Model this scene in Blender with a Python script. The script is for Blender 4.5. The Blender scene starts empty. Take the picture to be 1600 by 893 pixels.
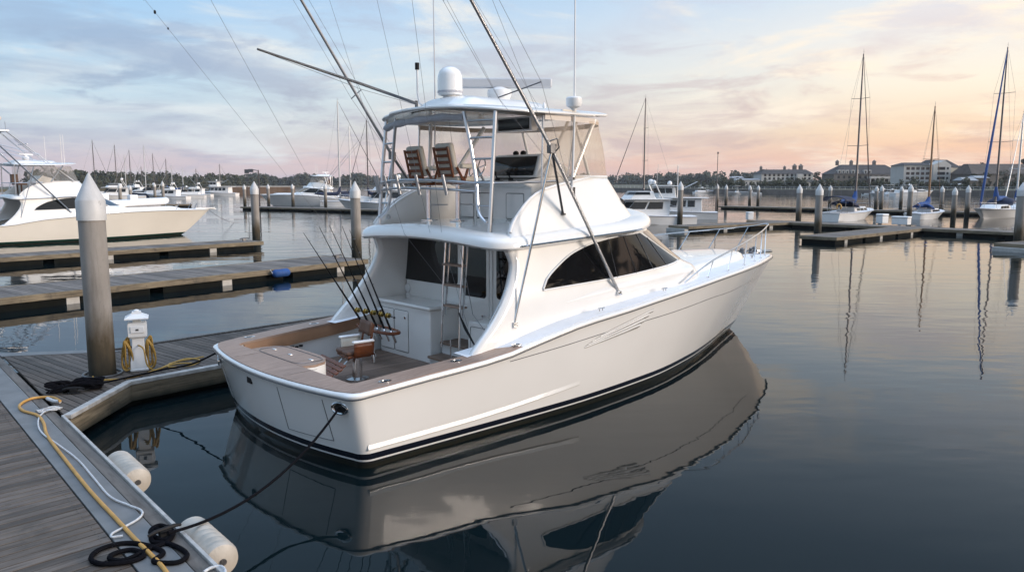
import bpy, bmesh, math, random
from mathutils import Vector, Matrix
random.seed(11)
SC = bpy.context.scene
COL = SC.collection
R = math.radians
V = Vector

# ------------------------------------------------------------------ camera
CAM_H, FOC, CX, CY, HOR = 4.0, 1200.0, 800.0, 446.5, 286.0
PITCH = math.atan((CY - HOR) / FOC)
cd = bpy.data.cameras.new('camera')
cd.sensor_width = 36.0
cd.lens = 27.0
cd.clip_start = 0.1
cd.clip_end = 6000.0
cam = bpy.data.objects.new('camera', cd)
COL.objects.link(cam)
cam.location = (0, 0, CAM_H)
cam.rotation_euler = (math.pi / 2 - PITCH, 0, 0)
SC.camera = cam
SC.view_settings.view_transform = 'Standard'
SC.view_settings.look = 'None'
SC.view_settings.exposure = 0.36
SC.view_settings.gamma = 1.0
SC.render.resolution_x, SC.render.resolution_y = 1024, 571


def at(u, v, z=0.0):
    """survey helper: where the sight line of a photo point meets height z"""
    y = math.cos(PITCH) + math.sin(PITCH) * (CY - v) / FOC
    zz = -math.sin(PITCH) + math.cos(PITCH) * (CY - v) / FOC
    t = (z - CAM_H) / zz
    return V(((u - CX) / FOC * t, y * t, z))


def size_at(p, v0, v1):
    """height in metres of a photo span v0..v1 at the distance of p"""
    return abs(v1 - v0) / FOC * p.y


# ------------------------------------------------------------------ curves
def curve(pts):
    """monotone-ish cubic through (x, y) points"""
    xs = [p[0] for p in pts]; ys = [p[1] for p in pts]; n = len(xs)
    d = [(ys[i + 1] - ys[i]) / (xs[i + 1] - xs[i]) for i in range(n - 1)]
    m = [d[0]] + [(0 if d[i - 1] * d[i] <= 0 else 2 * d[i - 1] * d[i] / (d[i - 1] + d[i])) for i in range(1, n - 1)] + [d[-1]]

    def f(x):
        if x <= xs[0]: return ys[0]
        if x >= xs[-1]: return ys[-1]
        i = 0
        while x > xs[i + 1]: i += 1
        h = xs[i + 1] - xs[i]; t = (x - xs[i]) / h
        return ((2*t**3 - 3*t*t + 1) * ys[i] + (t**3 - 2*t*t + t) * h * m[i]
                + (-2*t**3 + 3*t*t) * ys[i + 1] + (t**3 - t*t) * h * m[i + 1])
    return f


def smooth_path(pts, n=6):
    """Catmull-Rom through 3-D points"""
    P = [V(p) for p in pts]
    P = [P[0] * 2 - P[1]] + P + [P[-1] * 2 - P[-2]]
    out = []
    for i in range(1, len(P) - 2):
        a, b, c, d = P[i - 1], P[i], P[i + 1], P[i + 2]
        for k in range(n):
            t = k / n
            out.append(0.5 * ((2 * b) + (c - a) * t + (2 * a - 5 * b + 4 * c - d) * t * t + (3 * b - a - 3 * c + d) * t ** 3))
    out.append(P[-2])
    return out


def sag(a, b, drop, n=14):
    a, b = V(a), V(b)
    return [a.lerp(b, i / n) - V((0, 0, drop * 4 * (i / n) * (1 - i / n))) for i in range(n + 1)]


# ------------------------------------------------------------------ mesh builder
class MB:
    def __init__(s):
        s.v = []; s.f = []

    def add(s, vs, fs):
        o = len(s.v)
        s.v += [tuple(p) for p in vs]
        s.f += [tuple(i + o for i in f) for f in fs]
        return s

    def box(s, c, d, rz=0.0, M=None):
        x, y, z = d[0] / 2, d[1] / 2, d[2] / 2
        c = V(c)
        rot = M if M is not None else Matrix.Rotation(rz, 3, 'Z')
        vs = [rot @ V((a * x, b * y, e * z)) + c for e in (-1, 1) for a, b in ((-1, -1), (1, -1), (1, 1), (-1, 1))]
        return s.add(vs, [(3, 2, 1, 0), (4, 5, 6, 7), (0, 1, 5, 4), (1, 2, 6, 5), (2, 3, 7, 6), (3, 0, 4, 7)])

    def tube(s, pts, r, n=8, cap=True, closed=False):
        P = [V(p) for p in pts]
        m = len(P)
        rs = r if isinstance(r, (list, tuple)) else [r] * m
        T = []
        for i in range(m):
            if closed: t = P[(i + 1) % m] - P[i - 1]
            else: t = P[min(i + 1, m - 1)] - P[max(i - 1, 0)]
            T.append(t.normalized() if t.length > 1e-9 else V((0, 0, 1)))
        ref = V((0, 0, 1)) if abs(T[0].z) < 0.9 else V((1, 0, 0))
        u = T[0].cross(ref).normalized()
        vs = []
        for i in range(m):
            u = (u - T[i] * u.dot(T[i]))
            u = u.normalized() if u.length > 1e-6 else T[i].orthogonal().normalized()
            w = T[i].cross(u)
            for k in range(n):
                a = 2 * math.pi * k / n
                vs.append(P[i] + (u * math.cos(a) + w * math.sin(a)) * rs[i])
        fs = []
        rng = m if closed else m - 1
        for i in range(rng):
            j = (i + 1) % m
            for k in range(n):
                l = (k + 1) % n
                fs.append((i * n + k, i * n + l, j * n + l, j * n + k))
        if cap and not closed:
            fs.append(tuple(range(n - 1, -1, -1)))
            fs.append(tuple((m - 1) * n + k for k in range(n)))
        return s.add(vs, fs)

    def lathe(s, prof, n=24, c=(0, 0, 0), M=None):
        c = V(c); vs = []; fs = []
        M = M or Matrix.Identity(3)
        for r, z in prof:
            for k in range(n):
                a = 2 * math.pi * k / n
                vs.append(M @ V((r * math.cos(a), r * math.sin(a), z)) + c)
        for i in range(len(prof) - 1):
            for k in range(n):
                l = (k + 1) % n
                fs.append((i * n + k, i * n + l, (i + 1) * n + l, (i + 1) * n + k))
        fs.append(tuple(range(n - 1, -1, -1)))
        fs.append(tuple((len(prof) - 1) * n + k for k in range(n)))
        return s.add(vs, fs)

    def ell(s, c, d, n=12, m=8):
        prof = [(max(1e-3, math.sin(math.pi * i / m)), -math.cos(math.pi * i / m)) for i in range(m + 1)]
        return s.lathe(prof, n, c, Matrix.Diagonal(V(d)))

    def grid(s, rows, cu=False, cv=False, cap0=False, cap1=False):
        m, n = len(rows), len(rows[0])
        vs = [p for r in rows for p in r]
        fs = []
        for i in range(m if cv else m - 1):
            for k in range(n if cu else n - 1):
                a, b = i, (i + 1) % m; l = (k + 1) % n
                fs.append((a * n + k, a * n + l, b * n + l, b * n + k))
        if cap0: fs.append(tuple(range(n - 1, -1, -1)))
        if cap1: fs.append(tuple((m - 1) * n + k for k in range(n)))
        return s.add(vs, fs)

    def prism(s, poly, z0, z1, fn=None):
        """poly: 2-D points; extruded z0..z1; fn maps (a, b, c) to 3-D"""
        n = len(poly)
        fn = fn or (lambda a, b, c: (a, b, c))
        vs = [fn(a, b, z0) for a, b in poly] + [fn(a, b, z1) for a, b in poly]
        fs = [tuple(range(n - 1, -1, -1)), tuple(range(n, 2 * n))]
        fs += [(i, (i + 1) % n, n + (i + 1) % n, n + i) for i in range(n)]
        return s.add(vs, fs)

    def build(s, name, mat, parent=None, smooth=35, bevel=0.0, seg=2, fix=True, solid=0.0, subd=0):
        me = bpy.data.meshes.new(name)
        me.from_pydata(s.v, [], s.f)
        if fix:
            bm = bmesh.new(); bm.from_mesh(me)
            bmesh.ops.recalc_face_normals(bm, faces=bm.faces)
            bm.to_mesh(me); bm.free()
        if smooth:
            for p in me.polygons: p.use_smooth = True
            me.set_sharp_from_angle(angle=R(smooth))
        me.materials.append(mat)
        o = bpy.data.objects.new(name, me)
        COL.objects.link(o)
        if parent is not None: o.parent = parent
        if solid:
            md = o.modifiers.new('thick', 'SOLIDIFY'); md.thickness = solid; md.offset = -1
        if bevel:
            md = o.modifiers.new('edge', 'BEVEL'); md.width = bevel; md.segments = seg
            md.limit_method = 'ANGLE'; md.angle_limit = R(40); md.harden_normals = False
        if subd:
            md = o.modifiers.new('sub', 'SUBSURF'); md.levels = subd; md.render_levels = subd
        return o


def tag(o, label=None, cat=None, group=None, kind=None):
    if label: o['label'] = label
    if cat: o['category'] = cat
    if group: o['group'] = group
    if kind: o['kind'] = kind
    return o


def thing(name, label, cat, loc=(0, 0, 0), rz=0.0, group=None):
    o = bpy.data.objects.new(name, None)
    o.empty_display_size = 0.3
    COL.objects.link(o)
    o.location = loc
    o.rotation_euler = (0, 0, rz)
    return tag(o, label, cat, group)


def kids(o):
    return [c for c in ALLKIDS(o)]


def ALLKIDS(o):
    return [c for c in COL.objects if c.parent == o]


def dup(o, loc=None, rz=None, label=None, parent=None, scale=None):
    c = o.copy()
    COL.objects.link(c)
    if parent is not None: c.parent = parent
    for ch in ALLKIDS(o): dup(ch, parent=c)
    if loc is not None: c.location = loc
    if rz is not None: c.rotation_euler = (0, 0, rz)
    if label: c['label'] = label
    if scale: c.scale = (scale,) * 3
    return c


# ------------------------------------------------------------------ materials
def srgb(r, g, b):
    def f(c):
        c /= 255.0
        return c / 12.92 if c <= 0.04045 else ((c + 0.055) / 1.055) ** 2.4
    return (f(r), f(g), f(b), 1.0)


def newmat(name):
    m = bpy.data.materials.new(name)
    m.use_nodes = True
    nt = m.node_tree
    b = nt.nodes['Principled BSDF']
    return m, nt, b


def N(nt, typ, **kw):
    n = nt.nodes.new(typ)
    for k, v in kw.items():
        if k in n.inputs: n.inputs[k].default_value = v
        else: setattr(n, k, v)
    return n


def mixcol(nt, fac, a, b, mode='MIX'):
    n = nt.nodes.new('ShaderNodeMix'); n.data_type = 'RGBA'; n.blend_type = mode
    for s, val in ((n.inputs[0], fac), (n.inputs[6], a), (n.inputs[7], b)):
        if hasattr(val, 'links') or isinstance(val, bpy.types.NodeSocket): nt.links.new(val, s)
        elif isinstance(val, (int, float)): s.default_value = val
        else: s.default_value = val if len(val) == 4 else (*val, 1)
    return n.outputs[2]


def mth(nt, op, a, b=None, c=None, clamp=False):
    n = nt.nodes.new('ShaderNodeMath'); n.operation = op; n.use_clamp = clamp
    for i, val in enumerate((a, b, c)):
        if val is None: continue
        if isinstance(val, bpy.types.NodeSocket): nt.links.new(val, n.inputs[i])
        else: n.inputs[i].default_value = val
    return n.outputs[0]


def ramp(nt, fac, stops, interp='LINEAR'):
    n = nt.nodes.new('ShaderNodeValToRGB')
    cr = n.color_ramp; cr.interpolation = interp
    while len(cr.elements) < len(stops): cr.elements.new(0.5)
    for e, (p, c) in zip(cr.elements, stops):
        e.position = p
        e.color = c if len(c) == 4 else (*c, 1)
    nt.links.new(fac, n.inputs[0])
    return n.outputs[0]


def noise(nt, scale, detail=4, rough=0.55, coord='Object', stretch=None, dist=0.0, rot=0.0):
    tc = nt.nodes.new('ShaderNodeTexCoord')
    out = tc.outputs[coord]
    if rot:
        mr = nt.nodes.new('ShaderNodeMapping'); mr.inputs['Rotation'].default_value = (0, 0, -rot)
        nt.links.new(out, mr.inputs[0]); out = mr.outputs[0]
    if stretch:
        mp = nt.nodes.new('ShaderNodeMapping'); mp.inputs['Scale'].default_value = stretch
        nt.links.new(out, mp.inputs[0]); out = mp.outputs[0]
    n = nt.nodes.new('ShaderNodeTexNoise')
    n.inputs['Scale'].default_value = scale; n.inputs['Detail'].default_value = detail
    n.inputs['Roughness'].default_value = rough; n.inputs['Distortion'].default_value = dist
    nt.links.new(out, n.inputs['Vector'])
    return n.outputs['Fac']


def bump(nt, bsdf, h, strength=0.3, dist=0.02):
    b = nt.nodes.new('ShaderNodeBump')
    b.inputs['Strength'].default_value = strength; b.inputs['Distance'].default_value = dist
    nt.links.new(h, b.inputs['Height']); nt.links.new(b.outputs[0], bsdf.inputs['Normal'])


def simple(name, col, rough=0.4, metal=0.0, var=0.08, vscale=3.0, coat=0.0, bmp=0.0, bscale=60.0, spec=None):
    m, nt, b = newmat(name)
    c = col if len(col) == 4 else (*col, 1)
    if var:
        f = noise(nt, vscale, 5, 0.6)
        lo = tuple(x * (1 - var) for x in c[:3]); hi = tuple(min(1, x * (1 + var)) for x in c[:3])
        nt.links.new(ramp(nt, f, [(0.3, lo), (0.7, hi)]), b.inputs['Base Color'])
    else:
        b.inputs['Base Color'].default_value = c
    b.inputs['Roughness'].default_value = rough
    b.inputs['Metallic'].default_value = metal
    if coat: b.inputs['Coat Weight'].default_value = coat; b.inputs['Coat Roughness'].default_value = 0.06
    if spec is not None: b.inputs['Specular IOR Level'].default_value = spec
    if bmp: bump(nt, b, noise(nt, bscale, 3), bmp, 0.01)
    return m


def wood(name, lo, hi, stretch=(1, 12, 12), scale=2.2, rough=0.6, island=0.0, bmp=0.25, grime=None, rot=0.0, stain=0.0):
    m, nt, b = newmat(name)
    f = noise(nt, scale, 6, 0.65, stretch=stretch, dist=0.4, rot=rot)
    c = ramp(nt, f, [(0.28, lo), (0.5, tuple((x + y) / 2 for x, y in zip(lo, hi))), (0.75, hi)])
    if island:
        g = nt.nodes.new('ShaderNodeNewGeometry')
        k = ramp(nt, g.outputs['Random Per Island'], [(0, (1 - island,) * 3), (0.5, (1, 0.98, 0.95)), (1, (1 + island,) * 3)])
        c = mixcol(nt, 1.0, c, k, 'MULTIPLY')
    big = noise(nt, 0.7, 4, 0.6)
    c = mixcol(nt, 1.0, c, ramp(nt, big, [(0.3, (0.78, 0.78, 0.8)), (0.7, (1.1, 1.08, 1.05))]), 'MULTIPLY')
    if stain:
        s_ = noise(nt, 1.3, 6, .7, dist=.8)
        c = mixcol(nt, ramp(nt, s_, [(.55, (0, 0, 0)), (.68, (stain,) * 3)]), c, (.045, .038, .032, 1))
        k_ = noise(nt, 7.0, 3, .6, stretch=(.35, 1.2, 1), rot=rot)
        c = mixcol(nt, ramp(nt, k_, [(.66, (0, 0, 0)), (.74, (stain,) * 3)]), c, (.05, .04, .03, 1))
    if grime:
        tc = nt.nodes.new('ShaderNodeTexCoord'); sx = nt.nodes.new('ShaderNodeSeparateXYZ')
        nt.links.new(tc.outputs['Object'], sx.inputs[0])
        z = mth(nt, 'ADD', sx.outputs['Z'], mth(nt, 'MULTIPLY', noise(nt, 2.5, 4), 0.18))
        c = mixcol(nt, ramp(nt, z, [(grime[0], (1, 1, 1)), (grime[1], (0, 0, 0))]), c, (0.018, 0.02, 0.012, 1))
    nt.links.new(c, b.inputs['Base Color'])
    b.inputs['Roughness'].default_value = rough
    bump(nt, b, f, bmp, 0.006)
    return m


M = {}
M['gel'] = simple('white_gelcoat', (0.80, 0.79, 0.77), 0.18, var=0.03, vscale=1.2, coat=0.9)
M['nonskid'] = simple('nonskid_deck', (0.74, 0.75, 0.77), 0.55, var=0.05, vscale=2, bmp=0.15, bscale=240)
M['liner'] = simple('cockpit_liner', (0.72, 0.72, 0.72), 0.35, var=0.03)
M['steel'] = simple('polished_stainless', (0.72, 0.72, 0.73), 0.14, 1.0, var=0.08, vscale=9)
M['alu'] = simple('brushed_aluminium', (0.62, 0.62, 0.64), 0.3, 1.0, var=0.06)
M['dark_metal'] = simple('dark_metal', (0.13, 0.13, 0.135), 0.35, 0.8, var=0.1)
M['black'] = simple('black_rubber', (0.012, 0.012, 0.013), 0.6, var=0.15, spec=.2)
M['navy'] = simple('navy_paint', (0.006, 0.009, 0.02), 0.2, coat=0.5, var=0.05)
M['teak'] = wood('teak_cover_board', (0.22, 0.145, 0.108), (0.42, 0.30, 0.235), (0.8, 12, 12), 3.0, 0.5, bmp=0.2)
M['teakdk'] = wood('grey_teak_sole', (0.135, 0.092, 0.070), (0.26, 0.19, 0.148), (0.5, 14, 4), 2.2, 0.6, island=0.2, bmp=0.2)
M['varnish'] = wood('varnished_wood', (0.10, 0.028, 0.010), (0.22, 0.07, 0.025), (2, 14, 14), 3, 0.18, bmp=0.03)
M['brownpad'] = simple('brown_leather', (0.10, 0.047, 0.027), 0.5, var=0.15, vscale=12, bmp=0.1)
M['cream'] = simple('cream_vinyl', (0.62, 0.57, 0.49), 0.5, var=0.06, vscale=6, bmp=0.08)
M['screen'] = simple('dark_screen', (0.006, 0.007, 0.009), 0.12, var=0)
M['gold'] = simple('gold_reel', (0.55, 0.40, 0.13), 0.25, 1.0, var=0.1)
M['plastic'] = simple('white_plastic', (0.76, 0.76, 0.76), 0.38, var=0.04)
M['canvas'] = simple('grey_canvas', (0.42, 0.42, 0.45), 0.75, var=0.12, vscale=8, bmp=0.3, bscale=25)
M['line'] = simple('rigging_line', (0.17, 0.17, 0.18), 0.6, var=0)
M['blackrope'] = simple('black_rope', (0.007, 0.007, 0.009), 0.85, var=0.3, vscale=40, bmp=0.6, bscale=160, spec=.02)
M['whiterope'] = simple('white_rope', (0.52, 0.53, 0.54), 0.8, var=0.2, vscale=40, bmp=0.6, bscale=160)
M['yellow'] = simple('yellow_cable', (0.50, 0.27, 0.065), 0.5, var=0.15, vscale=6)
M['hose'] = simple('yellow_hose', (0.42, 0.25, 0.05), 0.5, var=0.2, vscale=12)
M['bluecov'] = simple('blue_canvas', (0.010, 0.060, 0.22), 0.7, var=0.2, vscale=5, bmp=0.3, bscale=12)
M['navycov'] = simple('navy_canvas', (0.012, 0.018, 0.05), 0.7, var=0.2, vscale=5)


def glassmat():
    m, nt, b = newmat('tinted_glass')
    b.inputs['Base Color'].default_value = (0.006, 0.006, 0.007, 1)
    b.inputs['Roughness'].default_value = 0.03
    b.inputs['IOR'].default_value = 1.5
    return m


M['glass'] = glassmat()


def wsmat():
    m, nt, b = newmat('windshield_glass')
    b.inputs['Base Color'].default_value = (0.26, 0.185, 0.115, 1)  # tan puts the sunset light in the glass into its colour
    b.inputs['Roughness'].default_value = 0.04
    b.inputs['IOR'].default_value = 1.75
    return m


M['wshield'] = wsmat()


def clearmat(name, col, opac):
    m, nt, b = newmat(name)
    tr = nt.nodes.new('ShaderNodeBsdfTransparent'); tr.inputs[0].default_value = (0.97, 0.95, 0.92, 1)
    b.inputs['Base Color'].default_value = (*col, 1); b.inputs['Roughness'].default_value = 0.16
    mx = nt.nodes.new('ShaderNodeMixShader')
    f = noise(nt, 1.6, 3, 0.5, stretch=(1, 1, 0.35))
    nt.links.new(ramp(nt, f, [(0.35, (opac * 0.55,) * 3), (0.72, (opac * 1.6,) * 3)]), mx.inputs[0])
    tl = nt.nodes.new('ShaderNodeBsdfTranslucent'); tl.inputs[0].default_value = (*col, 1)
    m2 = nt.nodes.new('ShaderNodeMixShader'); m2.inputs[0].default_value = .55
    nt.links.new(b.outputs[0], m2.inputs[1]); nt.links.new(tl.outputs[0], m2.inputs[2])
    nt.links.new(tr.outputs[0], mx.inputs[1]); nt.links.new(m2.outputs[0], mx.inputs[2])
    nt.links.new(mx.outputs[0], nt.nodes['Material Output'].inputs[0])
    bump(nt, b, noise(nt, 2.2, 2, stretch=(1, 1, 0.3)), 0.25, 0.08)
    return m


M['shadegrey'] = simple('shadow_gap_grey', (.26, .255, .25), .6, var=0)
M['canvasw'] = simple('scanner_shade_grey', (.50, .51, .53), .4, var=.03)  # white scanner bar, its shaded side put into the colour as grey
M['clear'] = clearmat('clear_vinyl', (0.78, 0.64, 0.52), 0.34)  # peach tint puts the sunset's reflection into the vinyl's colour
M['polegrey'] = simple('pole_metal', (.36, .36, .37), .34, .6, var=.05)
M['clearg'] = clearmat('clear_vinyl_grey', (0.6, 0.58, 0.56), 0.3)


def hullmat(name, white, boot, antif, z0=0.112, z1=0.140, z2=0.235):
    m, nt, b = newmat(name)
    tc = nt.nodes.new('ShaderNodeTexCoord'); sx = nt.nodes.new('ShaderNodeSeparateXYZ')
    nt.links.new(tc.outputs['Object'], sx.inputs[0]); z = sx.outputs['Z']
    f = noise(nt, 0.9, 4, 0.55)
    w = ramp(nt, f, [(0.3, tuple(c * 0.965 for c in white)), (0.7, white)])
    c = mixcol(nt, mth(nt, 'GREATER_THAN', z, z2), boot, w)
    c = mixcol(nt, mth(nt, 'LESS_THAN', z, z1), c, (0.72, 0.71, 0.7, 1))
    c = mixcol(nt, mth(nt, 'LESS_THAN', z, z0), c, antif)
    # grime line that creeps up from the water
    g = mth(nt, 'ADD', z, mth(nt, 'MULTIPLY', noise(nt, 3.0, 5, 0.65, stretch=(1, 1, 0.4)), -0.10))
    c = mixcol(nt, ramp(nt, g, [(0.0, (1, 1, 1)), (0.045, (0, 0, 0))]), c, (0.02, 0.02, 0.014, 1))
    nt.links.new(c, b.inputs['Base Color'])
    b.inputs['Roughness'].default_value = 0.2
    b.inputs['Coat Weight'].default_value = 0.8; b.inputs['Coat Roughness'].default_value = 0.04
    return m


M['hull'] = hullmat('white_hull_black_boot', (0.80, 0.79, 0.775), (0.006, 0.008, 0.016, 1), (0.012, 0.013, 0.014, 1))
M['hullgreen'] = hullmat('cream_hull_green_boot', (0.78, 0.74, 0.67), (0.006, 0.032, 0.024, 1), (0.01, 0.02, 0.016, 1), 0.02, 0.03, 0.21)
M['hullfar'] = simple('far_white_hull', (0.74, 0.73, 0.72), 0.3, var=0.06, vscale=0.6)
M['hullblue'] = simple('far_dark_hull', (0.02, 0.03, 0.07), 0.25, var=0.1)
# ================================================================== sport-fishing yacht, in boat coordinates
# x forward from the transom, y to port, z up from the water
SH_B = curve([(0, 2.32), (.141, 2.46), (.301, 2.55), (.43, 2.5), (.558, 2.28), (.686, 1.88), (.782, 1.44), (.865, .97), (.936, .52), (.974, .26), (.992, .11), (1, 0)])
WL_B = curve([(0, 2.14), (.3, 2.2), (.5, 2.03), (.65, 1.62), (.8, .98), (.9, .48), (.96, .2), (1, 0)])
SH_ZX = curve([(-.2, 1.10), (.9, 1.18), (2.4, 1.28), (3.3, 1.44), (4.26, 1.59), (5.6, 1.70), (6.5, 1.78), (7.9, 1.87), (9.5, 1.94), (11, 1.96), (13, 1.94), (15.4, 1.89)])


def xa(s): return 0.06 - 0.26 * s
def xe(s): return 13.3 + 2.1 * max(s, 0) ** 0.85
def bx_sheer(x): return SH_B((x + .2) / 15.6)


def hull_b(t, s):
    p = 0.85 + 0.85 * min(1, max(0, (t - .35) / .5))
    return WL_B(t) + (SH_B(t) - WL_B(t)) * max(s, 0) ** p


def hull_y(x, z):
    """half beam of the hull at x and height z"""
    s = min(1, max(0, z / SH_ZX(x)))
    t = min(1, max(0, (x - xa(s)) / (xe(s) - xa(s))))
    return hull_b(t, s)


NT = 44


def hull_ring(s, off=0.0, zfun=None, kb=1.0, xcut=0.0):
    """one level of the hull, from the stem along starboard, round the transom and back along port"""
    a, e = xa(s), xe(s) - xcut
    r = 0.2
    t0 = r / (e - a)
    half = []
    for k in range(NT):
        f = k / (NT - 1)
        t = t0 + (1 - t0) * (1 - f ** 1.5)
        half.append((a + (e - a) * t, hull_b(t, s) * kb))
    b0 = half[-1][1]
    for k in range(1, 6):
        q = k / 6 * math.pi / 2
        half.append((a + r - r * math.sin(q), b0 - r + r * math.cos(q)))
    tr = []
    for k in range(0, 19):
        y = -(b0 - r) + 2 * (b0 - r) * k / 18
        tr.append((a - 0.27 * (1 - (y / (b0 - r)) ** 2), y))
    pts = [(x, -y) for x, y in half] + tr + [(x, y) for x, y in reversed(half)]
    if off:
        n = len(pts); out = []
        for i in range(n):
            p, q = pts[max(0, i - 1)], pts[min(n - 1, i + 1)]
            dx, dy = q[0] - p[0], q[1] - p[1]
            l = math.hypot(dx, dy) or 1
            # outward normal (ring runs stem -> starboard -> aft -> port)
            nx, ny = -dy / l, dx / l
            if i == 0 or i == n - 1: nx, ny = 1, 0
            out.append((pts[i][0] + nx * off, pts[i][1] + ny * off))
        pts = out
    zf = zfun or (lambda x: SH_ZX(x) * s)
    return [(x, y, zf(x)) for x, y in pts]


# house (saloon) plan at height z
H_B = curve([(1.1, 2.15), (1.9, 2.12), (2.35, 2.05), (3.1, 1.95), (3.3, 1.93)])
H_S = curve([(1.1, 4.6), (1.5, 6.2), (1.75, 7.3), (1.9, 7.5), (2.2, 7.3), (2.35, 6.9), (3.1, 5.9), (3.3, 5.7)])
H_E = curve([(1.1, 8.3), (1.6, 9.3), (1.9, 9.95), (2.2, 9.7), (2.36, 9.25), (3.1, 7.9), (3.3, 7.5)])
H_A = curve([(1.1, 1.95), (1.38, 2.14), (1.68, 2.46), (2.11, 2.82), (2.4, 3.0), (2.7, 3.1), (2.9, 3.02), (3.1, 2.98), (3.3, 2.98)])
SE = 2.3


def plan_y(x, b, xs, xf):
    if x <= xs: return b
    if x >= xf: return 0.0
    return b * (1 - ((x - xs) / (xf - xs)) ** SE) ** (1 / SE)


def house_y(x, z): return plan_y(x, H_B(z), H_S(z), H_E(z))


def plan_ring(aft, b, xs, xf, z, ns=14, ne=14, zf=None):
    """open ring: aft starboard -> round the front -> aft port"""
    half = [(aft + (xs - aft) * k / ns, b) for k in range(ns)]
    for k in range(ne + 1):
        q = math.pi / 2 * (1 - k / ne)
        half.append((xs + (xf - xs) * math.cos(q) ** (2 / SE), b * math.sin(q) ** (2 / SE)))
    pts = [(x, -y) for x, y in half] + [(x, y) for x, y in reversed(half[:-1])]
    return [(x, y, zf(x, y) if zf else z) for x, y in pts]


def outline(aft, b, xs, xf, r=0.45, bulge=0.0, ns=14, ne=16):
    """closed outline with rounded aft corners"""
    half = []
    for k in range(6):
        y = (b - r) * k / 6
        half.append((aft - bulge * (1 - (y / b) ** 2), y))
    for k in range(7):
        q = math.pi / 2 * k / 6
        half.append((aft + r - r * math.cos(q), b - r + r * math.sin(q)))
    half += [(aft + r + (xs - aft - r) * k / ns, b) for k in range(1, ns)]
    for k in range(ne + 1):
        q = math.pi / 2 * (1 - k / ne)
        half.append((xs + (xf - xs) * math.cos(q) ** (2 / SE), b * math.sin(q) ** (2 / SE)))
    return [(x, -y) for x, y in half] + [(x, y) for x, y in reversed(half[1:-1])]


def inset(pts, d):
    n = len(pts); out = []
    for i in range(n):
        p, q = pts[i - 1], pts[(i + 1) % n]
        dx, dy = q[0] - p[0], q[1] - p[1]; l = math.hypot(dx, dy) or 1
        out.append((pts[i][0] - dy / l * d, pts[i][1] + dx / l * d))
    return out


def slab(mb, out, prof, zf, inner=(0.85, 0.6, 0.3, 0.0)):
    """rounded deck or roof: prof = (inset, z) from the underside round the edge to the top"""
    rows = []
    o0 = inset(out, prof[0][0]); o1 = inset(out, prof[-1][0])
    for f in reversed(inner): rows.append([(x, y * f, prof[0][1] + zf(x, y * f)) for x, y in o0])
    for d, z in prof: rows.append([(x, y, z + zf(x, y)) for x, y in inset(out, d)])
    for f in inner: rows.append([(x, y * f, prof[-1][1] + zf(x, y * f)) for x, y in o1])
    return mb.grid(rows, cu=True)


def brow_z(x, y): return 0.13 * (1 - min(1, (y / 2.12) ** 2)) + max(0, x - 2.62) * 0.045
def top_z(x, y): return 0.14 * (1 - min(1, (y / 1.95) ** 2)) + max(-1, min(3, x - 3)) * 0.02


ZT = 1.30      # shorthand for the covering boards' level aft


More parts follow.
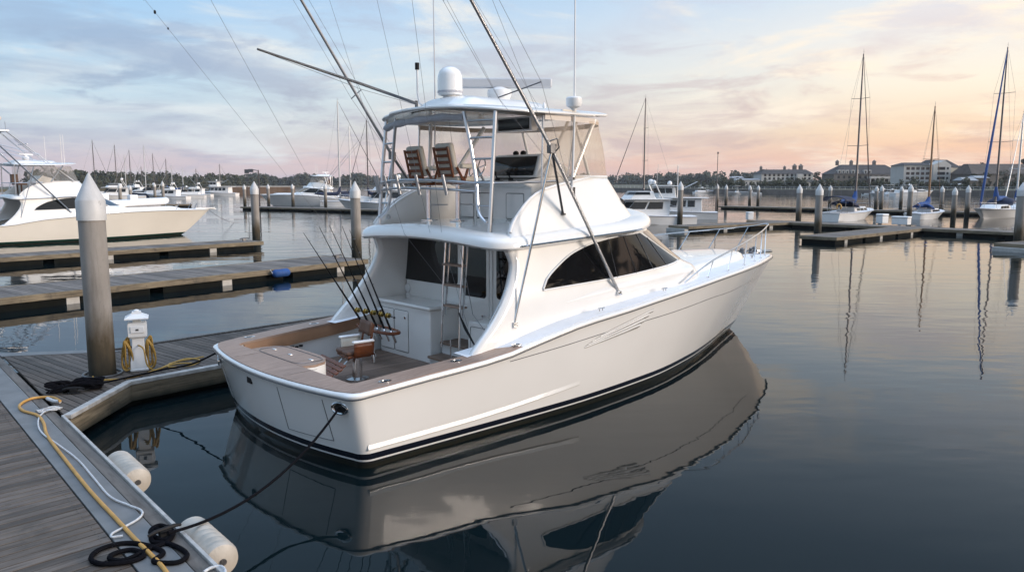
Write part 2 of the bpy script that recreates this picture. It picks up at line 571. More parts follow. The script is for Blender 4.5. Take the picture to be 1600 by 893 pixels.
def yacht_shell(root, hullm, detail=True):
    """hull, decks, house, bridge and hardtop: everything both sport-fishing yachts share"""
    P = {}
    mb = MB()
    rows = []
    for z, kb, xc in ((-.75, .25, 1.2), (-.45, .7, .6), (-.2, .93, .2)):
        rows.append([(x, y, z) for x, y, _ in hull_ring(0, kb=kb, xcut=xc)])
    for k in range(13): rows.append(hull_ring(k / 12))
    mb.grid(rows, cap0=True)
    P['hull'] = mb.build('hull', hullm, root, smooth=60)
    # rub rail / gunwale
    mb = MB()
    prof = [(-.02, -.01), (.022, -.004), (.032, .014), (.028, .036), (.010, .052), (-.03, .060), (-.10, .058)]
    mb.grid([hull_ring(1, off=o, zfun=lambda x, zz=z: SH_ZX(x) + zz) for o, z in prof])
    P['gunwale'] = mb.build('gunwale', M['gel'], root, smooth=50)
    mb = MB(); mb.tube(hull_ring(1, off=.03, zfun=lambda x: SH_ZX(x) - .014), .011, 6)
    mb.build('rub_strip', M['dark_metal'], root)
    # fore and side decks
    mb = MB()
    rows = []
    for k in range(44):
        x = 4.0 + (15.33 - 4.0) * (k / 43) ** 0.85
        b = max(.01, bx_sheer(x) - .045)
        rows.append([(x, b * f, SH_ZX(x) + .058 + .07 * (1 - f * f) * min(1, b)) for f in [i / 8 - 1 for i in range(17)]])
    mb.grid(rows)
    for sgn in (-1, 1):
        rows = []
        for k in range(13):
            x = 2.0 + 2.1 * k / 12
            b = bx_sheer(x) - .045
            rows.append([(x, sgn * (1.8 + (b - 1.8) * f), SH_ZX(x) + .058 + .07 * (1 - ((1.8 + (b - 1.8) * f) / b) ** 2)) for f in (0, .35, .7, 1)])
        mb.grid(rows)
    P['deck'] = mb.build('deck', M['nonskid'], root, smooth=60)
    # raised trunk on the foredeck
    tw = curve([(6.0, 2.08), (7.1, 2.03), (9.4, 1.5), (11, 1.14), (12.2, .82), (13.0, .5), (13.35, .2), (13.45, .02)])
    mb = MB(); rows = []
    for k in range(34):
        x = 6.0 + 7.45 * (1 - (1 - k / 33) ** 1.7)
        w = tw(x); zd = SH_ZX(x) + .1
        h = .17 * min(1, (13.45 - x) / .8 + .05)
        rows.append([(x, f * max(.01, w + o), zd + zz * h) for f, o, zz in
                     [(-1, .05, -.2), (-1, .02, .25), (-1, -.03, .75), (-1, -.1, 1.0)]] +
                    [(x, f * (w - .12), zd + h * (1 + .25 * (1 - f * f))) for f in (-.7, -.35, 0, .35, .7)] +
                    [(x, f * max(.01, w + o), zd + zz * h) for f, o, zz in
                     [(1, -.1, 1.0), (1, -.03, .75), (1, .02, .25), (1, .05, -.2)]])
    mb.grid(rows)
    P['trunk'] = mb.build('trunk_cabin', M['gel'], root, smooth=60)
    # house
    mb = MB(); rows = []
    zl = [1.12, 1.25, 1.38, 1.53, 1.68, 1.8, 1.9, 2.05, 2.2, 2.24, 2.28, 2.31, 2.34, 2.37, 2.4, 2.47, 2.55, 2.62, 2.7, 2.8, 2.9, 3.0, 3.06]
    for z in zl: rows.append(plan_ring(H_A(z), H_B(z), H_S(z), H_E(z), z, ns=22, ne=22))
    rows.append(plan_ring(H_A(3.1), H_B(3.1), H_S(3.1), H_E(3.1), 3.1, ns=22, ne=22, zf=lambda x, y: 3.04 + brow_z(x, y)))
    mb.grid(rows)
    P['house'] = mb.build('house', M['gel'], root, smooth=50, solid=0.1)
    # side windows, one dark band each, with trim, a seam and strips as reflected lines
    zb = curve([(3.74, 2.2), (5.67, 2.25), (7.98, 2.40)])
    zt = curve([(3.74, 2.22), (3.8, 2.33), (4.1, 2.55), (4.59, 2.79), (5.29, 2.95), (5.99, 3.02), (6.7, 3.05), (7.98, 2.43)])

    def zt2(x): return zt(x) if x < 6.6 else 3.05 + (2.43 - 3.05) * ((x - 6.6) / 1.38)
    for sgn in (-1, 1):
        cols = [3.74 + 4.24 * (k / 40) for k in range(41)]
        mb = MB(); mb.grid([[(x, sgn * (house_y(x, zb(x) + (zt2(x) - zb(x)) * j / 7) + .022), zb(x) + (zt2(x) - zb(x)) * j / 7) for j in range(8)] for x in cols])
        w = mb.build('side_window', M['glass'], root, smooth=60)
        loop = [(x, zb(x)) for x in cols] + [(x, zt2(x)) for x in reversed(cols)]
        mb = MB(); mb.tube([(x, sgn * (house_y(x, z) +   .014), z) for x, z in loop], .017, 6, closed=True)
        mb.build('window_trim', M['gel'], w)
        if detail:
            for xb, xt in ((5.72, 5.55), (6.3, 6.0), (6.85, 6.42), (7.35, 6.85)):
                mb = MB(); mb.tube([(xb + (xt - xb) * j / 6, sgn * (house_y(xb + (xt - xb) * j / 6, z) + .026), z) for j in range(7) for z in [zb(xb) + (zt2(xt) - zb(xb)) * j / 6]], .008, 4)
                mb.build('window_seam_and_reflection', M['dark_metal'], w)
    # windshield wrapped round the front
    mb = MB(); rows = []
    for j in range(8):
        z = 2.40 + .66 * j / 7
        x0 = 8.1 - 1.38 * j / 7
        b, xs, xf = H_B(z), H_S(z), H_E(z)
        y0 = plan_y(x0, b, xs, xf)
        q0 = math.asin(min(1, (y0 / b) ** (SE / 2)))
        row = []
        for k in range(33):
            q = q0 * (1 - k / 16)
            yy = b * abs(math.sin(q)) ** (2 / SE) * (1 if q < 0 else -1)
            row.append((xs + (xf - xs) * math.cos(q) ** (2 / SE) + .012, yy * 1.004, z))
        rows.append(row)
    mb.grid(rows)
    mb.build('windshield', M['wshield'], root, smooth=60)
    # brow (overhang that carries the bridge deck)
    mb = MB()
    ol = outline(2.62, 2.13, 5.7, 8.0, .5, .04)
    slab(mb, ol, [(.5, 2.93), (.22, 2.885), (.06, 2.885), (.0, 2.93), (.0, 2.985), (.035, 3.05), (.11, 3.105), (.24, 3.13)], brow_z)
    P['brow'] = mb.build('brow', M['gel'], root, smooth=50)
    mb = MB()
    for sgn in (-1, 1):
        mb.tube([(x, sgn * (plan_y(x, 2.14, 5.75, 8.05) + .0), 2.955 + brow_z(x, 2.12)) for x in [3.15 + 3.3 * k / 16 for k in range(17)]], .019, 6)
    mb.build('brow_rail', M['steel'], root)
    # bridge coaming
    CA = curve([(3.05, 2.98), (3.28, 3.1), (3.59, 3.42), (3.85, 3.88), (3.97, 4.4), (4.06, 5.0), (4.12, 5.4)])
    CB = curve([(3.05, 2.07), (3.2, 1.99), (3.6, 1.89), (4.12, 1.74)])
    CS = curve([(3.05, 5.6), (3.5, 5.2), (4.12, 4.9)])
    CE = curve([(3.05, 7.92), (3.2, 7.70), (3.5, 7.36), (4.12, 6.82)])
    zl = [3.05 + 1.07 * k / 14 for k in range(15)]
    rows = [plan_ring(min(CA(z), CS(z)), CB(z), CS(z), CE(z), z, zf=lambda x, y, zz=z: zz) for z in zl]
    mb = MB(); mb.grid(rows)
    P['coaming'] = mb.build('bridge_coaming', M['gel'], root, smooth=50, solid=0.09)
    # trim along the top edge of the coaming
    zt_l = [z for z in zl if z > 3.15]
    edge = [(CA(z), -CB(z), z) for z in zt_l] + rows[-1][1:-1] + [(CA(z), CB(z), z) for z in reversed(zt_l)]
    mb = MB(); mb.tube([(x, y, z + .0) for x, y, z in edge], .024, 8)
    mb.build('coaming_trim', M['plastic'], root)
    # hardtop
    mb = MB()
    ol = outline(2.86, 1.9, 4.7, 6.7, .8, .16)
    slab(mb, ol, [(.35, 5.16), (.12, 5.132), (.03, 5.134), (0, 5.15), (0, 5.172), (.03, 5.19), (.2, 5.215)], top_z)
    P['hardtop'] = mb.build('hardtop', M['gel'], root, smooth=50)
    mb = MB()
    ol = outline(3.12, .92, 4.7, 5.7, .4, .06)
    slab(mb, ol, [(-.12, 5.20), (.0, 5.30), (.16, 5.42), (.28, 5.465), (.40, 5.48)], lambda x, y: .07 * (1 - min(1, y * y)), )
    P['crown'] = mb.build('hardtop_crown', M['gel'], P['hardtop'], smooth=50)
    return P


def bow_rail(root, mat):
    xs = [7.75, 8.3, 9.1, 10.2, 11.2, 12.2, 13.2, 14.1, 14.75, 15.1]
    zr = curve([(7.75, 1.99), (8.3, 2.15), (9.1, 2.33), (10.2, 2.47), (12.1, 2.63), (14.6, 2.77), (15.2, 2.84)])
    path = []
    for sgn in (-1, 1):
        pts = [(x, sgn * max(.06, bx_sheer(x) - .17), zr(x)) for x in xs]
        path += pts if sgn < 0 else list(reversed(pts))
    mb = MB(); mb.tube(smooth_path(path, 5), .018, 8)
    r = mb.build('bow_rail', mat, root)
    for sgn in (-1, 1):
        for xf in (8.75, 9.95, 11.2, 12.35, 13.3, 14.2):
            xt = xf + .38
            mb = MB()
            a = V((xf, sgn * (bx_sheer(xf) - .13), SH_ZX(xf) + .09)); b = V((xt, sgn * max(.06, bx_sheer(xt) - .17), zr(xt)))
            mb.tube([a, b], .014, 6); mb.lathe([(.035, 0), (.035, .012)], 8, a)
            mb.build('stanchion', mat, r)
    return r
# ------------------------------------------------------------------ the yacht in the foreground
BOAT_O = V((-3.616, 11.866, 0)); BOAT_H = R(43.4)
yacht = thing('sportfishing_yacht', 'large white sport-fishing yacht with teak cockpit and black boot stripe, moored in the foreground', 'yacht', BOAT_O, BOAT_H)
BM = Matrix.Translation(BOAT_O) @ Matrix.Rotation(BOAT_H, 4, 'Z')


def bw(p): return BM @ V(p)      # boat point to world


SHELL = yacht_shell(yacht, M['hull'])
Y = yacht
bow_rail(Y, M['steel'])
HULL, BROW, TOP, HOUSE, COAM = SHELL['hull'], SHELL['brow'], SHELL['hardtop'], SHELL['house'], SHELL['coaming']

# --- hull details, starboard and port
for sgn in (-1, 1):
    prof = [(.0, .07), (.017, .012), (.02, 0), (.014, -.012), (-.01, -.02)]
    mb = MB(); rows = []
    zs_ = curve([(.12, .30), (1.85, .335), (4.2, .47), (4.4, .485)])
    for k in range(26):
        x = .12 + 4.3 * k / 25
        tp = min(1, (4.42 - x) / .5 + .02) * min(1, (x - .02) / .12)
        rows.append([(x, sgn * (hull_y(x, zs_(x) + dz) + o * tp + .001), zs_(x) + dz) for o, dz in prof])
    mb.grid(rows, cap0=True, cap1=True)
    mb.build('spray_rail', M['gel'], HULL, smooth=50)
    kz = curve([(2.4, 1.20), (3.7, 1.28), (5.2, 1.385), (7.2, 1.46), (9.2, 1.52), (10.3, 1.50), (12.5, 1.50)])
    mb = MB(); mb.tube([(x, sgn * (hull_y(x, kz(x)) - .001), kz(x)) for x in [2.6 + 10 * k / 50 for k in range(51)]], .0065, 5)
    mb.build('hull_seam', M['dark_metal'], HULL)
    # louvred air intake; recess, mouths and gaps are shade painted as grey pieces
    lv = thing('air_intake', None, None); lv.parent = HULL
    rtop = curve([(4.38, 1.20), (4.78, 1.342), (6.37, 1.648)]); mb = MB(); rows = []
    for j in range(6):
        f = j / 5; rows.append([])
        for k in range(14):
            g = k / 13; xt_, xb_ = 4.38 + 1.97 * g, 4.40 + 1.52 * g
            x = xt_ * (1 - f) + xb_ * f; z = rtop(xt_) * (1 - f) + (1.155 + .150 * g) * f
            rows[-1].append((x, sgn * (hull_y(x, z) + .0035), z))
    mb.grid(rows); mb.build('intake_shade', simple('intake_shade', (0.44, 0.43, 0.41), .4), lv, smooth=60)
    for (x0, z0), (x1, z1) in (((4.78, 1.335), (6.34, 1.635)), ((4.56, 1.27), (6.22, 1.56)), ((4.46, 1.225), (6.10, 1.47)), ((4.38, 1.185), (5.98, 1.39))):
        mb = MB(); rows = []
        for k in range(12):
            g = k / 11
            x = x0 + (x1 - x0) * g; z = z0 + (z1 - z0) * g
            w = .026 + .030 * g; o = .006 + .014 * g ** .8
            rows.append([(x, sgn * (hull_y(x, z - w * q) + o * p + .002), z - w * q) for q, p in ((0, 0), (.06, .55), (.2, .9), (.4, 1.0), (.62, .8), (.82, .35), (1, -.1))])
        mb.grid(rows, cap0=True, cap1=True)
        lo_ = mb.build('louvre', M['hull'], lv, smooth=60)
        def hp(x, z, o=.012): return (x, sgn * (hull_y(x, z) + o), z)
        mb = MB(); mb.add([hp(x1 - .34, z1 - .085), hp(x1 - .18, z1 - .045, .020), hp(x1 + .005, z1 + .002), hp(x1 - .05, z1 - .045, .020), hp(x1 - .09, z1 - .07)], [(0, 1, 2, 3, 4)]); mb.build('louvre_mouth_shade', M['shadegrey'], lo_, smooth=0)
        mb = MB(); mb.tube([(r[-1][0], r[-1][1] + sgn * .003, r[-1][2] - .004) for r in rows[3:]], .005, 4); mb.build('louvre_shade_line', M['shadegrey'], lo_)
    # small deck fittings along the side deck
    for x in (4.9, 6.9):
        c = V((x, sgn * (bx_sheer(x) - .16), SH_ZX(x) + .1))
        mb = MB(); mb.tube([c + V((-.09, 0, .05)), c + V((.09, 0, .05))], .014, 6)
        for dx in (-.04, .04): mb.tube([c + V((dx, 0, 0)), c + V((dx, 0, .05))], .012, 6)
        mb.build('deck_cleat', M['steel'], Y)

# transom fittings
def tr_pt(y, z):
    """point on the transom"""
    s = z / 1.1; b0 = hull_b(.02, s) - .2
    return V((xa(s) - .27 * (1 - min(1, (y / b0) ** 2)), y, z))


mb = MB(); c = tr_pt(.3, .93)
mb.box(c + V((-.004, 0, 0)), (.02, .16, .10))
mb.build('transom_vent', M['black'], HULL, bevel=.008)
for y0 in (-2.02, 2.02):
    mb = MB()
    c = tr_pt(y0, .93)
    n = V((-.93, .38 * (1 if y0 > 0 else -1), 0)).normalized()
    t = V((-n.y, n.x, 0))
    ring = [c + n * .014 + t * (.13 * math.cos(a)) + V((0, 0, .075 * math.sin(a))) for a in [2 * math.pi * k / 20 for k in range(20)]]
    mb.tube(ring, .022, 8, closed=True)
    mb.build('hawse_ring', M['steel'], HULL)
    mb = MB(); mb.add([c + n * .012] + ring, [(0, i + 1, (i + 1) % 20 + 1) for i in range(20)])
    mb.build('hawse_opening', M['black'], HULL)
mb = MB()
for pts in ([(-.62, .32), (-.62, .65), (-.62, 1.0)], [(-1.68, .36), (-1.68, .65), (-1.68, 1.0)],
            [(-.62 - 1.06 * k / 8, .32 + .04 * k / 8) for k in range(9)]):
    mb.tube([tr_pt(y, z) for y, z in pts], .006, 4)
mb.build('transom_door_seam', M['dark_metal'], HULL)

# --- cockpit
FZ = 0.62
mb = MB()
for k in range(29):
    y = -1.96 + .14 * k
    mb.box((2.0, y, FZ - .02), (4.1, .134, .04))
mb.build('cockpit_sole', M['teakdk'], Y)
def sz(x): return SH_ZX(x) + .062
def inn(x): return bx_sheer(x) - .46


# cover boards: starboard tip -> stern -> port tip
outer, inner = [], []
xs_ = [2.85, 2.75, 2.5, 2.1, 1.7, 1.3, .9, .5, .3]
for sgn in (-1,):
    for x in xs_: outer.append((x, -(bx_sheer(x) - .01)))
    for x in (2.80, 2.45, 2.2, 1.9, 1.6, 1.25, .8, .45, .18): inner.append((x, -(inn(x) if x < 2.7 else bx_sheer(x) - .14)))
    for q in (.2, .5, .8):
        a = q * math.pi / 2
        outer.append((.04 - .2 * math.sin(a), -(2.31 - .22 + .22 * math.cos(a))))
        inner.append((.17 - .08 * math.sin(a), -(1.87 - .08 + .08 * math.cos(a))))
for k in range(13):
    y = -1.95 + 3.9 * k / 12
    outer.append((-.19 - .27 * (1 - (y / 2.1) ** 2), y))
    inner.append((.09, -1.77 + 3.54 * k / 12))
outer += [(x, -y) for x, y in reversed(outer[:12])]
inner += [(x, -y) for x, y in reversed(inner[:12])]
mb = MB()
rows = []
for o, i in zip(outer, inner):
    zo, zi = sz(o[0]), sz(i[0])
    rows.append([(o[0], o[1], zo - .02), (o[0], o[1], zo + .008), (o[0] * .5 + i[0] * .5, o[1] * .5 + i[1] * .5, (zo + zi) / 2 + .012), (i[0], i[1], zi + .008), (i[0], i[1], zi - .03)])
mb.grid(rows, cap0=True, cap1=True)
cb = mb.build('covering_board', M['teak'], Y, smooth=30)
for y0 in (-.75, .95):
    mb = MB(); mb.box((-.1, y0, 1.191), (.55, .006, .004)); mb.build('board_seam', M['dark_metal'], cb)
# livewell bulging into the cockpit
mb = MB()
lw = [(.1, -.42), (.3, -.47), (.52, -.38), (.66, -.16), (.70, .1), (.70, .85), (.66, 1.1), (.5, 1.28), (.3, 1.34), (.1, 1.34)]
mb.prism(lw, FZ - .01, 1.150)
mb.build('livewell', M['liner'], Y, smooth=60)
mb = MB(); mb.prism(lw, 1.151, 1.190)
lt = mb.build('livewell_top', M['teak'], Y, smooth=60)
for cy, cx, hx, hy in ((.46, .36, .25, .74),):
    mb = MB()
    ring = [(cx + hx * math.copysign(abs(math.cos(a)) ** .35, math.cos(a)), cy + hy * math.copysign(abs(math.sin(a)) ** .35, math.sin(a)), 1.192) for a in [2 * math.pi * k / 28 for k in range(28)]]
    mb.tube(ring, .006, 4, closed=True)
mb.build('hatch_seam', M['dark_metal'], lt)
for cy, cx in ((-.12, .42), (.46, .36), (1.02, .36)):
    mb = MB(); mb.box((cx, cy, 1.194), (.05, .10, .012)); mb.build('hatch_latch', M['steel'], lt, bevel=.003)
# inner walls
mb = MB()
wall = [(.18 + 3.55 * k / 12, 1.80) for k in range(13)]
for sgn in (-1, 1):
    mb.grid([[(x, sgn * (inn(x) + .05), z) for x, _ in wall] for z in (FZ - .03, .9, 1.12)] + [[(x, sgn * (inn(x) + .05), sz(x) - .025) for x, _ in wall]])
mb.grid([[(.10, y, z) for y in (-1.9, -1, 0, 1, 1.9)] for z in (FZ - .03, 1.16)])
for sgn in (-1, 1):
    mb.grid([[(.10 + .12 * k / 4, sgn * (1.80 + .12 * math.sin(k / 4 * math.pi / 2)), z) for k in range(5)] for z in (FZ - .03, 1.16)])
mb.build('cockpit_liner', M['liner'], Y, smooth=40)
# padded coaming bolsters
bolster = simple('tan_bolster', (0.36, 0.205, 0.12), .5, var=.1, vscale=3, bmp=.05)
for sgn in (-1, 1):
    mb = MB(); rows = []
    for k in range(16):
        x = .22 + 2.5 * k / 15
        y = sgn * (inn(x) + .045); zt_ = sz(x) - .02; h = .24
        rows.append([(x, y, zt_), (x, y - sgn * .035, zt_ - .01), (x, y - sgn * .045, zt_ - h / 2), (x, y - sgn * .035, zt_ - h + .01), (x, y, zt_ - h)])
    mb.grid(rows, cap0=True, cap1=True)
    mb.build('coaming_bolster', bolster, Y, smooth=50)
# fittings on the far cockpit wall
for x, z, r in ((3.02, .98, .045), (3.02, .82, .045), (3.25, .97, .03), (3.25, .83, .025)):
    mb = MB(); mb.lathe([(r, 0), (r, .02), (r * .6, .03)], 14, (x, inn(x) + .047, z), Matrix.Rotation(R(90), 3, 'X'))
    mb.build('wall_socket', M['black'], Y)
for z in (.98, .75):
    mb = MB(); c = V((2.6, inn(2.6) + .0, z)); mb.tube([c + V((-.05, 0, 0)), c + V((.05, 0, 0))], .012, 6); mb.tube([c + V((0, 0, -.03)), c + V((0, .05, 0)), c + V((0, 0, .03))], .012, 6)
    mb.build('wall_cleat', M['steel'], Y)
mb = MB()
for k in range(6): mb.box((.9 + .09 * k, inn(1) + .02, .95 + .012 * (k % 2)), (.07, .05, .035), rz=.5 * (-1) ** k)
mb.build('tool_rack', M['black'], Y, bevel=.008)
# rod holders and cleats let into the cover boards
for x, y in ((.45, -2.17), (1.75, -2.17), (.45, 2.17), (1.75, 2.17), (2.85, -2.36)):
    mb = MB(); M3 = Matrix.Diagonal(V((1.35, 1, 1)))
    mb.lathe([(.075, 0), (.075, .012), (.05, .014), (.046, .003)], 16, (x, y, sz(x) + .008), M3)
    h = mb.build('rod_holder', M['steel'], cb)
    mb = MB(); mb.lathe([(.045, 0), (.045, .003)], 14, (x, y, sz(x) + .0135), M3); mb.build('holder_mouth', M['black'], Y)

# --- aft bulkhead with window, door, cabinet and steps
BX = 3.82
mb = MB(); mb.prism([(-1.98, .6), (1.98, .6), (1.98, 2.3), (1.86, 3.02), (-1.86, 3.02), (-1.98, 2.3)], 0, .08, lambda a, b, c: (BX + c, a, b))
BK = mb.build('aft_bulkhead', M['gel'], Y)


def rrect(y0, y1, z0, z1, r, n=5):
    out = []
    for cy, cz, a0 in ((y1 - r, z1 - r, 0), (y0 + r, z1 - r, 90), (y0 + r, z0 + r, 180), (y1 - r, z0 + r, 270)):
        for k in range(n + 1):
            a = R(a0 + 90 * k / n); out.append((cy + r * math.cos(a), cz + r * math.sin(a)))
    return out


def onx(x): return lambda a, b, c: (x + c, a, b)


mb = MB()
pg = [(y, z) for y, z in rrect(.30, 2.08, 2.02, 2.9, .12)]
pg = [(y, z + (-.0 if z < 2.4 else .06 * (1 - ((y - 1.0) / 1.1) ** 2))) for y, z in pg]
mb.prism(pg, -.012, .01, onx(BX))
w = mb.build('aft_window', M['glass'], BK)
mb = MB(); mb.prism([(-.62, .95), (-.62, 2.92), (.2, 2.92), (.2, .95)], -.022, .01, onx(BX))
dr = mb.build('saloon_door', M['gel'], BK, bevel=.006)
mb = MB(); mb.prism(rrect(-.55, .1, 1.88, 2.86, .06), -.03, -.02, onx(BX)); mb.build('door_window', M['glass'], dr)
mb = MB(); mb.lathe([(.02, 0), (.02, .05), (.026, .06)], 10, (BX - .02, -.5, 1.55), Matrix.Rotation(R(-90), 3, 'Y')); mb.build('door_handle', M['steel'], dr)
mb = MB(); mb.prism([(-.72, .95), (-.72, 2.92), (-.66, 2.92), (-.66, .95)], -.03, .01, onx(BX)); mb.build('door_jamb', M['gel'], BK, bevel=.005)
mb = MB(); mb.prism(rrect(-1.32, -.82, 1.9, 2.84, .08), -.012, .01, onx(BX)); mb.build('side_light', M['glass'], BK)
for z in (2.16, 1.98):
    mb = MB(); mb.lathe([(.085, 0), (.085, .02), (.06, .022), (.05, .03), (.02, .032)], 18, (BX - .005 - .55 * 0, 1.93 + 0.0, z - .32), Matrix.Rotation(R(-90), 3, 'Y')); mb.build('speaker', M['plastic'], BK)
# cabinet (bait station)
mb = MB(); mb.prism(rrect(.28, 1.96, FZ - .02, 1.63, .05), 0, BX - 3.12, lambda a, b, c: (3.12 + c, a, b))
CABT = mb.build('bait_cabinet', M['gel'], Y, bevel=.03, seg=3)
mb = MB(); mb.prism(rrect(.22, 2.0, 1.632, 1.70, .03), 0, BX - 3.06, lambda a, b, c: (3.06 + c, a, b))
mb.build('cabinet_top', M['gel'], CABT, bevel=.025, seg=3)
for y0 in (.98, 1.46):
    mb = MB(); mb.prism(rrect(y0, y0 + .44, .72, 1.52, .03), -.014, .005, onx(3.12)); d = mb.build('cabinet_door', M['gel'], CABT, bevel=.004)
    mb = MB(); loop = [(3.119, y, z) for y, z in rrect(y0 - .012, y0 + .452, .708, 1.532, .035)]; mb.tube(loop, .0055, 4, closed=True); mb.build('door_gap', M['dark_metal'], d)
    mb = MB(); mb.lathe([(.028, 0), (.028, .018), (.012, .02)], 12, (3.107, y0 + .07, 1.40), Matrix.Rotation(R(-90), 3, 'Y')); mb.build('door_latch', M['steel'], d)
# steps beside the cabinet
for x0, x1, y0, y1, z in ((2.98, 3.42, -.42, .22, .80), (3.28, 3.8, -.62, .22, 1.03)):
    mb = MB(); mb.prism(rrect(y0, y1, x0, x1, .05), z - .04, z, lambda a, b, c: (b, a, c)); st = mb.build('step', M['teakdk'], Y, bevel=.006)
    mb = MB(); mb.box(((x0 + x1) / 2 + .04, (y0 + y1) / 2 + .02, (FZ + z - .04) / 2 + .0), (x1 - x0 - .06, y1 - y0 - .06, z - .042 - FZ)); mb.build('step_riser', M['liner'], st)
mb = MB(); mb.tube([(3.05, -.42, .8), (3.05, -.42, 1.2)], .014, 8); mb.build('step_post', M['steel'], Y)
# engine-room box under the ladder, starboard
mb = MB(); mb.prism(rrect(-1.75, -.66, FZ - .02, 1.55, .05), 0, BX - 3.25, lambda a, b, c: (3.25 + c, a, b)); ER = mb.build('engine_room_box', M['gel'], Y, bevel=.025)
mb = MB(); loop = [(3.247, y, z) for y, z in rrect(-1.45, -.74, .85, 1.46, .05)]; mb.tube(loop, .0055, 4, closed=True); mb.build('box_door_seam', M['dark_metal'], ER)

# cockpit-to-bridge ladder with teak treads
ld = thing('bridge_ladder', None, None); ld.parent = Y
for off in (0, .09):
    for y in (-.22, -.72):
        mb = MB(); mb.tube([(3.12 + off * 1.2, y + off * .1, 2.95), (3.04 + off, y, 2.0), (3.0 + off, y, 1.62 if off else 1.04)], .017, 8); mb.build('ladder_rail', M['steel'], ld)
for z in (2.55, 2.18, 1.8):
    mb = MB(); mb.box((3.12, -.46, z), (.15, .53, .035)); mb.build('tread', M['teak'], ld, bevel=.006)
mb = MB(); mb.tube([(2.62, -1.25, 2.9), (3.0, -1.1, 1.75), (2.95, -1.75, 1.3)], .006, 5); mb.build('tie_line', M['line'], Y)
mb = MB(); mb.tube([(3.0, -.72, 1.72), (2.9, -1.02, 1.50), (2.72, -1.5, 1.27), (2.52, -1.98, 1.35)], [.012, .03, .014, .012], 6); mb.build('strap', M['black'], Y)
mb = MB(); mb.tube([(2.5, -2.05, 1.72), (2.82, -2.06, 2.16), (2.9, -2.06, 2.3)], .014, 6); mb.build('wing_handrail', M['steel'], Y)

# --- fighting chair
fc = thing('fighting_chair', None, None); fc.parent = Y
cx_, cy_ = 1.48, .22
mb = MB(); mb.lathe([(.20, FZ), (.20, FZ + .025), (.09, FZ + .05), (.085, FZ + .38), (.12, FZ + .40)], 20, (cx_, cy_, 0)); mb.build('pedestal', M['steel'], fc)
CM = Matrix.Translation((cx_, cy_, FZ + .42)) @ Matrix.Rotation(R(172), 4, 'Z') @ Matrix.Scale(.86, 4)   # chair's own axes, facing aft


def cp(p): return CM @ V(p)


def cbox(mb, c, d): mb.box(cp(c), d, M=CM.to_3x3())


mb = MB(); cbox(mb, (.06, 0, .04), (.5, .56, .06)); mb.build('seat_frame', M['varnish'], fc, bevel=.02)
for y in (-.145, .145):
    mb = MB(); cbox(mb, (.08, y, .11), (.52, .275, .1)); mb.build('seat_cushion', M['brownpad'], fc, bevel=.04, seg=3)
mb = MB(); rows = []
for j in range(5): rows.append([cp((-.24 - .05 * j / 4 + .03 * abs(k / 8 - .5) * 2, -.25 + .5 * k / 8, .42 + .26 * j / 4)) for k in range(9)])
mb.grid(rows); mb.build('backrest', M['brownpad'], fc, solid=.05)
for y in (-.2, .2):
    mb = MB(); mb.tube([cp((-.16, y, .05)), cp((-.22, y, .3)), cp((-.29, y, .64))], .02, 6); mb.build('back_post', M['varnish'], fc)
    mb = MB(); s = 1 if y > 0 else -1
    rows = [[cp((-.22 + .42 * k / 6, s * (.30 + .03 * j / 3), .05 + .27 * j / 3)) for k in range(7)] for j in range(4)]
    mb.grid(rows); mb.build('arm_panel', M['varnish'] if s > 0 else M['cream'], fc, solid=.03)
    mb = MB(); cbox(mb, (.0, s * .33, .345), (.46, .10, .05)); mb.build('armrest', M['plastic'], fc, bevel=.02)
    mb = MB(); mb.tube([cp((.2, s * .13, .0)), cp((.52, s * .13, -.28))], .014, 6); mb.build('footrest_arm', M['steel'], fc)
mb = MB()
FM = CM.to_3x3() @ Matrix.Rotation(R(32), 3, 'Y')
for k in range(4): mb.box(cp((.46 + .085 * k, -.16, -.08 - .052 * k)), (.082, 1.36 - .10 * abs(k - 1.5), .03), M=FM)
mb.build('footrest', M['varnish'], fc, bevel=.008)
for y in (-.22, .0, .22):
    mb = MB(); mb.lathe([(.02, 0), (.02, .06)], 8, cp((-.3, y, -.02))); mb.build('drink_holder', M['steel'], fc)

# rocket launcher (rod rack) behind the chair
rk = thing('rod_rack', None, None); rk.parent = Y
rc = V((2.42, .98, 1.28))
ringp = []
for k in range(28):
    a = 2 * math.pi * k / 28
    ringp.append(rc + V((.17 * math.copysign(abs(math.cos(a)) ** .8, math.cos(a)), .62 * math.copysign(abs(math.sin(a)) ** .7, math.sin(a)), 0)))
mb = MB(); mb.tube(ringp, .032, 8, closed=True); mb.build('rack_rim', M['varnish'], rk)
mb = MB(); mb.box(rc, (.22, 1.08, .018)); mb.build('rack_plate', M['steel'], rk)
mb = MB(); mb.tube([rc + V((0, .2, 0)), (2.35, 1.05, FZ)], .035, 10); mb.build('rack_post', M['steel'], rk)
RODY = (1.44, 1.22, .98, .74, .52)
ROD_D = V((-.62, -.30, 1.0)).normalized()
for y in RODY:
    mb = MB(); p = V((rc.x, y, rc.z)); mb.tube([p + ROD_D * .06, p - ROD_D * .26], .024, 10); mb.build('rod_tube', M['steel'], rk)
# --- flybridge
def fz(y): return 3.13 + .13 * (1 - min(1, (y / 2.1) ** 2))


